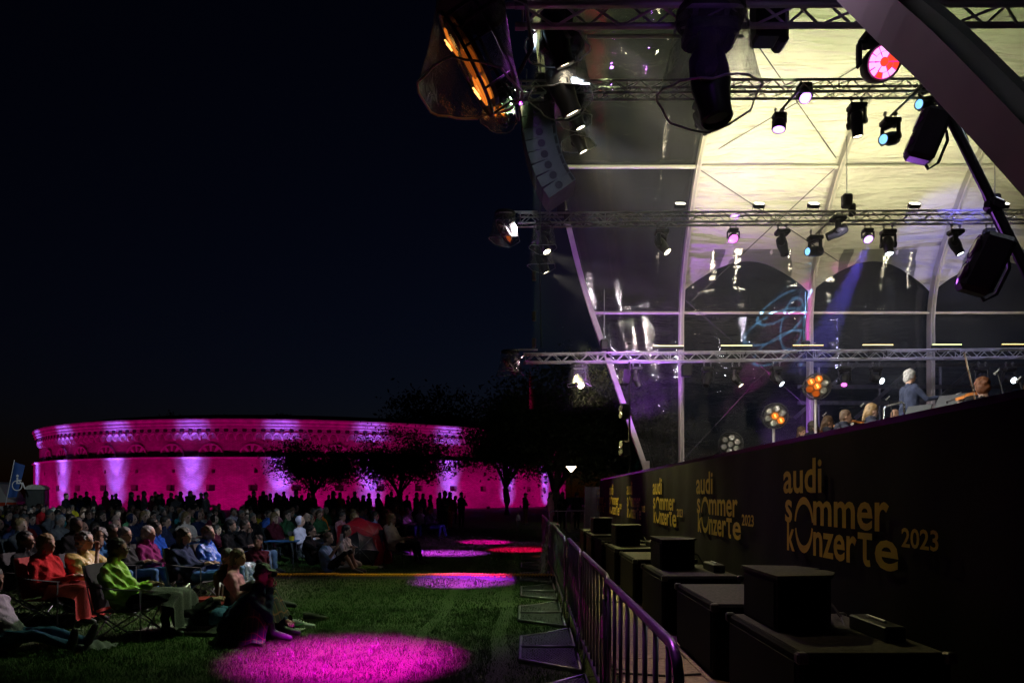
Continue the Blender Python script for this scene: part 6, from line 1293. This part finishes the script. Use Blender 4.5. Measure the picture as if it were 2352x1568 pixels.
# ------------------------------------------------------------------ orchestra
WOOD = mat('violin varnish', (.42, .14, .03), .25, 0, .3, 9, coat=.5); EBON = mat('ebony', (.012, .01, .01), .35); HORSE = mat('bow stick', (.30, .15, .06), .4)
outl = [(0, -.18), (.05, -.178), (.088, -.15), (.10, -.11), (.085, -.06), (.06, -.02), (.062, .03), (.078, .07), (.08, .11), (.062, .15), (.03, .172)]
outl = outl + [(-x, y) for x, y in reversed(outl[1:])]
g = MB(); g.prism(outl, .042, (0, 0, 0)); V_body = g.mesh('body', WOOD); g = MB(); g.beam([(0, .12, .05), (0, .30, .055)], .028, .02, (1, 0, 0)); g.path([(0, .30, .055), (0, .38, .06), (0, .40, .045), (0, .385, .03)], [.016, .014, .016, .012], 6); V_neck = g.mesh('neck', EBON)
g = MB(); g.beam([(0, -.10, .055), (0, .12, .075)], .03, .006, (1, 0, 0)); g.box((0, -.02, .06), (.045, .006, .035)); V_fb = g.mesh('fingerboard', EBON)
def violin(loc, d, up, label, sc=1.0):
    e = empty('violin', loc, 0, label, 'violin', 'violins of the orchestra'); y = Vector(d).normalized(); z = Vector(up); z = (z - y * z.dot(y)).normalized(); x = y.cross(z); e.rotation_euler = Matrix((x, y, z)).transposed().to_euler(); e.scale = (sc,) * 3
    put('body', V_body, e); put('neck', V_neck, e); put('fingerboard', V_fb, e)
def bow(a, b, label):
    a, b = Vector(a), Vector(b); e = empty('violin_bow', a, 0, label, 'bow'); d = b - a; mb = MB(); mb.path([(0, 0, 0), d * .5 + Vector((0, 0, .008)), d], [.007, .006, .005], 6); mb.build('stick', HORSE, e); mb = MB(); o_ = Vector((.012, -.012, -.012)); mb.tube(o_, d + o_, .003, n=4); mb.build('hair', mat('bow hair', (.6, .55, .45), .5), e); mb = MB(); mb.box(d * .03 + o_ * .5, (.02, .02, .03)); mb.build('frog', EBON, e)
SHIRT = mat('dress shirt', (.75, .75, .76), .7); BOWT = SHIRT
CHM = mat('orchestra chair', (.03, .03, .035), .5)
g = MB(); g.cbox((0, 0, .42), (.44, .44, .05), .015); g.cbox((-.24, 0, .72), (.04, .42, .3), .015)
for x in (-.19, .19):
    for s in (-1, 1): g.tube((x, s * .19, 0), (x, s * .19, .40), .012, n=6)
OCH = g.mesh('orchestra_chair', CHM)
orch = [('ma', 'long', 1842, 992, 17.8, -20, 'black', 'brown', 'woman with long brown hair seated furthest from the conductor', 0, -.7, False, False),
        ('mb', 'curly', 1869, 981, 16.9, -14, 'dinner', 'dark', 'dark curly-haired violinist with spectacles, second from the far end', 0, -.1, True, True),
        ('mc', 'ponytail', 1903, 970, 15.9, -8, 'dinner', 'brown', 'brown-haired woman violinist with spectacles and ponytail', 1, 0, True, True),
        ('md', 'short', 1943, 957, 14.8, -10, 'dinner', 'brown', 'brown-haired violinist in a tail coat playing beside the blonde', 0, -.1, False, True),
        ('me', 'ponytail', 2003, 944, 13.9, -4, 'dinner', 'blond', 'blond woman with a ponytail in a dark blue dress', 3, 0, False, False),
        ('mf', 'bald', 2056, 947, 15.6, 190, 'dinner', 'grey', 'older grey musician behind the chrome rail facing the audience', 0, .5, False, False),
        ('mg', 'short', 2129, 940, 15.6, 200, 'dinner', 'blond', 'fair-haired musician low behind the conductor', 1, .3, False, False),
        ('mh', 'short', 2168, 933, 15.4, 190, 'dinner', 'grey', 'grey-haired musician right of the conductor', 0, 0, False, False),
        ('mv', 'bun', 2255, 889, 10.7, 74, 'black', 'red', 'woman violinist with pinned-up hair seen from behind by the stage edge', 3, 0, False, True)]
for key, hair, px, py, Y, turn, top, hcol, lb, sk, hy, gl, vi in orch:
    me, hc = person('chair', hair, True, 7 if vi else 0, 1.0, hy, .05, sum(map(ord, key)), .013, 0, key in ('mv',), .006); sc = 1.12; tr = R(turn); q = P(px, py, Y); M = Matrix.Rotation(tr, 3, 'Z'); off = M @ Vector(hc) * sc; loc = Vector((q.x - off.x, Y - off.y, DZ))
    sc = (q.z - DZ) / hc[2]; sc = min(1.25, max(1.0, sc)); off = M @ Vector(hc) * sc; loc = Vector((q.x - off.x, Y - off.y, DZ)); o = place(me, loc, tr, lb, top, 'black', sk, hcol, None, sc, 'musicians on the stage')
    if gl: glasses(o, hc, hy, .05)
    tag(put('orchestra_chair', OCH, None, loc, (0, 0, tr), sc * .93), 'black chair under the ' + ' '.join(lb.split()[:10]), 'chair', 'orchestra chairs')
    if top == 'dinner' and hair in ('short', 'curly', 'bald'):
        mb = MB(); mb.prism([(-.05, .10), (.05, .10), (.0, -.18)], .01, (.045, 0, .80), ((0, 1, 0), (0, 0, 1), (1, 0, 0))); mb.build('shirt_front', SHIRT, o); mb = MB(); mb.box((.065, 0, .885), (.02, .09, .035)); mb.build('bow_tie', SHIRT, o)
    if vi:
        T_ = lambda *a: loc + M @ (Vector(a) * sc)
        vl = {'mb': 'dark reddish violin held by the curly-haired violinist', 'mc': 'reddish violin of the woman with ponytail and spectacles', 'md': 'glossy orange violin of the tail-coated violinist', 'mv': 'orange violin of the woman seen from behind'}[key]
        violin(T_(.16, .12, .90), M @ Vector((.85, .35, -.12)), M @ Vector((.1, .1, 1)), vl, sc)
bow(P(2283, 935, 10.5) + Vector((-.28, 0, .05)), P(2214, 810, 10.6), 'raised violin bow of the woman seen from behind')
bow(P(2345, 935, 10.0), P(2362, 830, 10.1), 'violin bow raised at the right picture edge')
# conductor
me, hc = person('maestro', 'maestro', True, 0, 1.06, -.25, .02, 5, .0125, 0, False, .007, 1.0, .006); q = P(2091, 864, 13.5); tr = R(6); M = Matrix.Rotation(tr, 3, 'Z'); off = M @ Vector(hc); loc = Vector((q.x - off.x, 13.5 - off.y, DZ + .2)); sc = (q.z - loc.z) / hc[2]
o = place(me, loc, tr, 'white-haired conductor in a dark tail coat raising the baton', 'tailcoat', 'dinner', 0, 'white', None, sc, 'musicians on the stage')
wr = loc + M @ (Vector((.57, -.30, 1.155)) * sc); mb = MB(); mb.tube((0, 0, 0), (.26, -.02, .10), .007, .003, 6); b_ = mb.build('baton', mat('white baton', (.8, .78, .72), .4), None, False, wr); tag(b_, 'thin white baton in the hand of the conductor', 'baton')
e = empty('podium', (loc.x + .1, 13.5, DZ), 0, 'low podium with a chrome rail behind the conductor', 'podium'); mb = MB(); mb.cbox((0, 0, .1), (1.2, 1.1, .2), .02); mb.build('platform', DECK, e)
CHR = mat('chrome rail', (.75, .75, .77), .15, 1.0, .05); z1 = P(0, 935, 13.3).z - DZ
mb = MB(); xa, xb = P(2027, 0, 13.2).x - e.location.x, P(2077, 0, 13.0).x - e.location.x
mb.path([(xa, -.35, .2), (xa, -.35, z1 - .06), (xa + .03, -.36, z1 - .01), (xb - .03, -.48, z1 + .06), (xb, -.5, z1 + .02), (xb, -.5, .2)], .022, 8); mb.build('rail', CHR, e, True)
# microphones and music stands
for k, (mx, my, Y, lb) in enumerate(((1893, 952, 16.0, 'slim microphone on a stand behind the curly-haired violinist'), (1980, 930, 15.2, 'slim microphone on a stand left of the blond woman'), (2038, 915, 15.0, 'slim microphone on a boom left of the conductor'), (2288, 855, 11.5, 'microphone on a boom over the pinned-up hair'), (2338, 872, 11.0, 'microphone on a gooseneck at the picture edge'))):
    q = P(mx, my, Y); e = empty('microphone_stand', (q.x + .12, Y, DZ), 0, lb, 'microphone'); zz = q.z - DZ; mb = MB(); mb.path([(0, 0, 0), (0, 0, zz - .35), (-.10, 0, zz + .02)], .010, 6); mb.build('tube', BLK, e); mb = MB(); mb.path([(-.07, 0, zz + .05), (-.15, 0, zz - .03)], [.014, .024], 8); mb.build('capsule', mat('microphone body', (.4, .4, .38), .4, .5), e); mb = MB(); mb.tube((0, 0, 0), (0, 0, .015), .13, n=12); mb.build('base', BLK, e)
for k, (mx, my, Y) in enumerate(((2182, 925, 11.8), (2108, 948, 12.6))):
    q = P(mx, my, Y); e = empty('music_stand', (q.x, Y, DZ), R(-60), ('black music stand before the violinist seen from behind', 'black music stand at the feet of the conductor')[k], 'music stand'); zz = q.z - DZ; mb = MB(); mb.tube((0, 0, 0), (0, 0, zz), .012); mb.build('tube', BLK, e); mb = MB(); mb.box((0, 0, zz + .02), (.45, .02, .3), Matrix.Rotation(R(-35), 3, 'X')); mb.build('desk', BLK, e); mb = MB(); mb.box((0, -.01, zz - .1), (.45, .05, .012)); mb.build('ledge', BLK, e)

# ------------------------------------------------------------------ things lying among the audience
def plaid(name, base, l1, l2):
    m = bpy.data.materials.new(name); m.use_nodes = True; n = m.node_tree.nodes; L = m.node_tree.links; b = n['Principled BSDF']; b.inputs['Roughness'].default_value = .9
    uv = n.new('ShaderNodeAttribute'); uv.attribute_name = 'UVMap'; cur = None; bc = n.new('ShaderNodeRGB'); bc.outputs[0].default_value = (*base, 1); cur = bc.outputs[0]
    for d, sc, ph, c, wdt in (('X', 9, 0, l1, .6), ('Y', 13, 0, l1, .6), ('X', 9, .4, l2, .9), ('Y', 13, .4, l2, .9)):
        sp = n.new('ShaderNodeSeparateXYZ'); L.new(uv.outputs['Vector'], sp.inputs[0]); a = n.new('ShaderNodeMath'); a.operation = 'MULTIPLY_ADD'; a.inputs[1].default_value = sc; a.inputs[2].default_value = ph; L.new(sp.outputs[d], a.inputs[0]); f = n.new('ShaderNodeMath'); f.operation = 'FRACT'; L.new(a.outputs[0], f.inputs[0]); g_ = n.new('ShaderNodeMath'); g_.operation = 'GREATER_THAN'; g_.inputs[1].default_value = wdt; L.new(f.outputs[0], g_.inputs[0])
        h_ = n.new('ShaderNodeMath'); h_.operation = 'MULTIPLY'; h_.inputs[1].default_value = .6; L.new(g_.outputs[0], h_.inputs[0]); mx = n.new('ShaderNodeMixRGB'); L.new(h_.outputs[0], mx.inputs[0]); L.new(cur, mx.inputs[1]); mx.inputs[2].default_value = (*c, 1); cur = mx.outputs[0]
    L.new(cur, b.inputs['Base Color']); return m
def sheet(name, fn, m, nu, nv, label, cat, loc=(0, 0, 0), rz=0):
    g = MB(); g.grid(nu, nv, fn); me = g.mesh(name, m, True); uv = me.uv_layers.new(name='UVMap'); vi = np.empty(len(me.loops), dtype=np.int32); me.loops.foreach_get('vertex_index', vi)
    uv.data.foreach_set('uv', np.stack([(vi % (nu + 1)) / nu, (vi // (nu + 1)) / nv], 1).astype(np.float32).ravel()); return tag(put(name, me, None, loc, (0, 0, rz)), label, cat)
o = heads['cap'][0]
def knee_drape(u, v):
    x = .02 + .56 * u; y = -.44 + .88 * v; zk = max(.52 * math.exp(-((x - .40) / .19) ** 2 - ((y - s * .15) / .15) ** 2) for s in (-1, 1)); lap = .34 * math.exp(-((x - .15) / .22) ** 2 - (y / .26) ** 2); fold = .012 * math.sin(y * 40 + x * 11) + .010 * math.sin(x * 37 - y * 9)
    z = max(zk, lap, .52 * math.exp(-((x - .46) / .12) ** 2) * math.exp(-(y / .22) ** 4) * .9) + .03; return (x + .05 * math.sin(y * 7), y, max(.02 + .008 * math.sin(x * 50 + y * 30), z + fold))
sheet('plaid_blanket', knee_drape, plaid('tartan wool', (.03, .05, .03), (.012, .012, .02), (.28, .12, .05)), 44, 44, 'green tartan blanket over the knees of the cap wearer', 'blanket', o.location, o.rotation_euler.z)
o = heads['lie'][0]
sheet('dark_blanket', lambda u, v: ((lambda x, y: (x, y, max(.03, .34 * math.exp(-((x - .30) / .26) ** 2 - (y / .26) ** 4) + .12 * math.exp(-((x - .5) / .25) ** 2) + .012 * math.sin(x * 33 + y * 21))))(-.02 + .72 * u, -.42 + .84 * v)), plaid('dark tartan', (.02, .022, .03), (.01, .01, .014), (.12, .08, .03)), 34, 30, 'dark tartan rug over the legs of the lying person', 'blanket', o.location, o.rotation_euler.z)
sheet('picnic_sheet', lambda u, v: (-.95 + 2.0 * u, -.42 + .8 * v + .02 * math.sin(u * 9), .008 + .012 * abs(math.sin(u * 23 + v * 9)) + .03 * (v < .02)), mat('pale picnic sheet', (.42, .40, .36), .6, 0, .3, 4, .3), 40, 10, 'pale picnic sheet under the lying person', 'blanket', o.location, o.rotation_euler.z)
def lap(u, v, w=.30, x0=.08, x1=.50, zt=.535, zl=.10):
    y = -w + 2 * w * v + .02 * math.sin(u * 9); s = u * 1.25; L1 = x1 - x0
    if s < L1: x, z = x0 + s, zt + .015 * math.cos(y * 21)
    else: d = s - L1; x, z = x1 + .05 + .05 * d + .03 * math.sin(y * 26), zt - d
    if abs(y) > .2: z = min(z, zt - (abs(y) - .2) * 1.3)
    return (x, y, max(zl, z) + .012 * math.sin(y * 45 + u * 13))
for key, m_, lb, nm in (('red', mat('red fleece', (.30, .012, .015), .95, 0, .3, 30, .4, 80), 'red fleece blanket over the lap of the red-jacketed woman', 'red_blanket'), ('neo', mat('speckled knit', (.16, .15, .16), .95, 0, .7, 120, .5, 160), 'grey speckled blanket over the knees beside the neon green jacket', 'speckled_blanket'), ('blj', film('clear plastic bag', (.75, .85, .9), .06, .35, .2, 14, .9, dcol=(.5, .65, .75)), 'crumpled clear plastic bag on the lap of the blue rain jacket', 'plastic_bag')):
    o = heads[key][0]; sheet(nm, lambda u, v: lap(u, v, .34 if key != 'blj' else .22), m_, 30, 22, lb, 'blanket' if key != 'blj' else 'bag', o.location + Vector((.0 if key != 'neo' else .05, 0 if key != 'neo' else .12, 0)), o.rotation_euler.z)
# umbrellas
def umbrella(c, axis, rad, m, label, clear=False, hgt=.5):
    a, s, u = frame(axis); e = empty('umbrella', c, 0, label, 'umbrella'); n = 8; c = Vector((0, 0, 0))
    def pt(k, t): an = 2 * math.pi * k / n; r = rad * math.sin(t * 1.35) / math.sin(1.35); return c + a * (hgt * rad * 1.5 * (math.cos(t * 1.35) - math.cos(1.35))) + (s * math.cos(an) + u * math.sin(an)) * r
    for k in range(n):
        def gore(uu, v):
            p = pt(k, v).lerp(pt(k + 1, v), uu); sag = 1 - .10 * math.sin(math.pi * uu) * v; q = p - a * p.dot(a); return a * p.dot(a) + q * (sag + .10 * math.sin(math.pi * uu) * .55) - a * .03 * math.sin(math.pi * uu) * v
        mb = MB(); mb.grid(5, 9, gore); mb.build('gore', m, e, True); mb = MB(); mb.path([pt(k, i / 8) * .995 for i in range(9)], .004, 4); mb.build('rib', STEEL, e)
    mb = MB(); mb.tube(a * (hgt * rad * 1.25), -a * .42, .007, n=6); mb.build('shaft', STEEL, e); mb = MB(); mb.tube(-a * .42, -a * .55, .016, n=8); mb.build('handle', RUB, e); return e
umbrella(P(838, 1252, 16.6), (.58, -.58, .56), .80, mat('red umbrella cloth', (.45, .012, .03), .4, 0, .2, 9, .3, 30), 'open red umbrella lying on the grass beside the kneeling woman')
umbrella(P(822, 1268, 15.9), (.30, -.75, .25), .50, mat('black umbrella cloth', (.015, .016, .02), .5, 0, .2, 9, .3, 30), 'open black umbrella in front of the red one')
# shoes, bottle, basket, cloths
def sneaker(loc, rz, upper, sole, label, lace=(.5, .5, .5), mark=None, sc=1.0):
    e = empty('sneaker', loc, rz, label, 'shoe'); e.scale = (sc,) * 3
    def ring(pts): return pts
    g = MB(); prof_ = [(-.13, .038, .10), (-.10, .044, .105), (-.04, .044, .10), (.02, .045, .075), (.08, .048, .055), (.13, .042, .045), (.155, .02, .03)]; n = 8; vs_ = []
    for x, w_, hh in prof_:
        for i in range(n + 1): t = math.pi * i / n; vs_.append((x, w_ * math.cos(t), .028 + (hh - .028) * math.sin(t) ** .7))
    k = n + 1; g.add(vs_, [(j * k + i, (j + 1) * k + i, (j + 1) * k + i + 1, j * k + i + 1) for j in range(len(prof_) - 1) for i in range(n)] + [tuple(range(k))]); g.build('upper', upper, e, True)
    g = MB(); g.prism([(-.14, -.04), (-.05, -.038), (.06, -.052), (.13, -.046), (.165, -.015), (.165, .015), (.13, .046), (.06, .052), (-.05, .038), (-.14, .04), (-.152, .0)], .032, (0, 0, 0)); g.build('sole', sole, e)
    g = MB()
    for i in range(4): x = -.01 + .025 * i; g.tube((x, -.03, .095 - .012 * i), (x, .03, .095 - .012 * i), .005, n=4)
    g.build('lace', mat('lace%.1f%.1f' % lace[:2], lace, .8), e)
    if mark: g = MB(); g.path([(-.06, -.049, .055), (-.02, -.052, .042), (.03, -.054, .052), (.06, -.05, .066)], [.004, .009, .006, .002], 5); g.build('side_mark', mark, e)
sneaker(G(688, 1442) + Vector((0, 0, .0)), R(6), mat('grey mesh', (.30, .30, .31), .8), SHOEW, 'pale grey sneaker with a green mark on its side, beyond the tartan blanket', (.55, .55, .55), mat('green mark', (.15, .5, .2), .6), 1.15)
sneaker(G(652, 1458), R(-18), mat('blue black mesh', (.02, .03, .07), .7), SHOEW, 'dark sneaker with bright blue laces in front of the tartan blanket', (.05, .2, .7), None, 1.15)
sneaker(G(722, 1424), R(24), mat('black suede', (.03, .028, .025), .9), mat('olive sole', (.22, .2, .08), .8), 'dark shoe with a yellowish sole behind the grey sneaker', (.1, .1, .08), None, 1.1)
e = empty('steel_bottle', G(652, 1440), 0, 'slim silver drinking bottle leaning beside the sneakers', 'bottle'); mb = MB(); mb.lathe([(.001, 0), (.033, 0), (.035, .01), (.035, .17), (.022, .20)], 14, axis=(-.28, -.05, 1)); mb.build('flask', ALU, e, True); mb = MB(); mb.lathe([(.024, .20), (.024, .245), (.001, .247)], 12, axis=(-.28, -.05, 1)); mb.build('cap', BLK, e)
q = G(470, 1412); e = empty('picnic_basket', q, R(10), 'red folding basket with two pale handles behind the lying person', 'basket'); mb = MB(); mb.box((0, 0, .12), (.42, .28, .24), None, 0, 1.1); mb.build('bag', mat('red basket cloth', (.32, .015, .02), .8), e)
for s in (-1, 1): mb = MB(); mb.path([(s * .2, -.1, .2), (s * .22, -.09, .4), (s * .2, 0, .44), (s * .22, .09, .4), (s * .2, .1, .2)], .012, 6); mb.build('handle', ALU, e)
sheet('green_cloth', lambda u, v: (-.30 + .6 * u, -.18 + .36 * v, .03 + .05 * math.sin(u * 3.1) * math.sin(v * 3.1) + .015 * math.sin(u * 19 + v * 13)), mat('lime cloth', (.18, .4, .06), .8), 20, 14, 'crumpled lime green cloth by the kneeling woman', 'cloth', G(818, 1306) + Vector((.2, 0, 0)))
sheet('white_towel', lambda u, v: (-.16 + .32 * u, -.12 + .24 * v, .02 + .035 * math.sin(u * 3.1) * math.sin(v * 3.1) + .012 * math.sin(u * 25 + v * 17)), mat('white towel', (.5, .5, .5), .9), 16, 12, 'small crumpled white towel right of the lime green cloth', 'cloth', G(862, 1304))
sheet('grey_jacket', lambda u, v: (-.22 + .44 * u, -.14 + .28 * v, .02 + .06 * math.sin(u * 3.1) * math.sin(v * 3.1) + .014 * math.sin(u * 21 + v * 15)), mat('grey fleece', (.14, .14, .15), .9), 18, 12, 'grey cloth lying on the grass below the neon green jacket chair', 'cloth', G(215, 1488))
o, hc = heads['lbt']; M = Matrix.Rotation(o.rotation_euler.z, 3, 'Z'); q = Vector(o.location) + M @ (Vector(hc) + Vector((.30, -.03, .03))); e = empty('phone', q, o.rotation_euler.z + R(-35), 'phone held up by the man in the light blue T-shirt', 'phone'); mb = MB(); mb.cbox((0, 0, 0), (.009, .075, .15), .006); mb.build('case', mat('phone case', (.35, .33, .4), .4), e); mb = MB(); mb.box((-.005, 0, 0), (.001, .068, .14)); mb.build('screen', glow('phone screen', (.7, .75, 1), .6), e)
q = P(648, 1212, 15.5); e = empty('camp_table', (q.x, 15.5, 0), R(5), 'small camping table with blue top right of the blue blanket', 'table'); mb = MB(); mb.cbox((0, 0, .62), (.7, .45, .03), .01); mb.build('table_top', CL['midblue'], e)
for x in (-.3, .3):
    for y in (-.18, .18): mb = MB(); mb.tube((x, y, 0), (x * .9, y * .9, .61), .012, n=6); mb.build('leg', CHT, e)
e2 = empty('yellow_cup', (q.x + .25, 15.4, .636), 0, 'yellow cup on the small camping table', 'cup'); mb = MB(); mb.lathe([(.001, 0), (.05, 0), (.06, .1), (.055, .1), (.046, .01)], 12); mb.build('cup', CL['yellow'], e2)
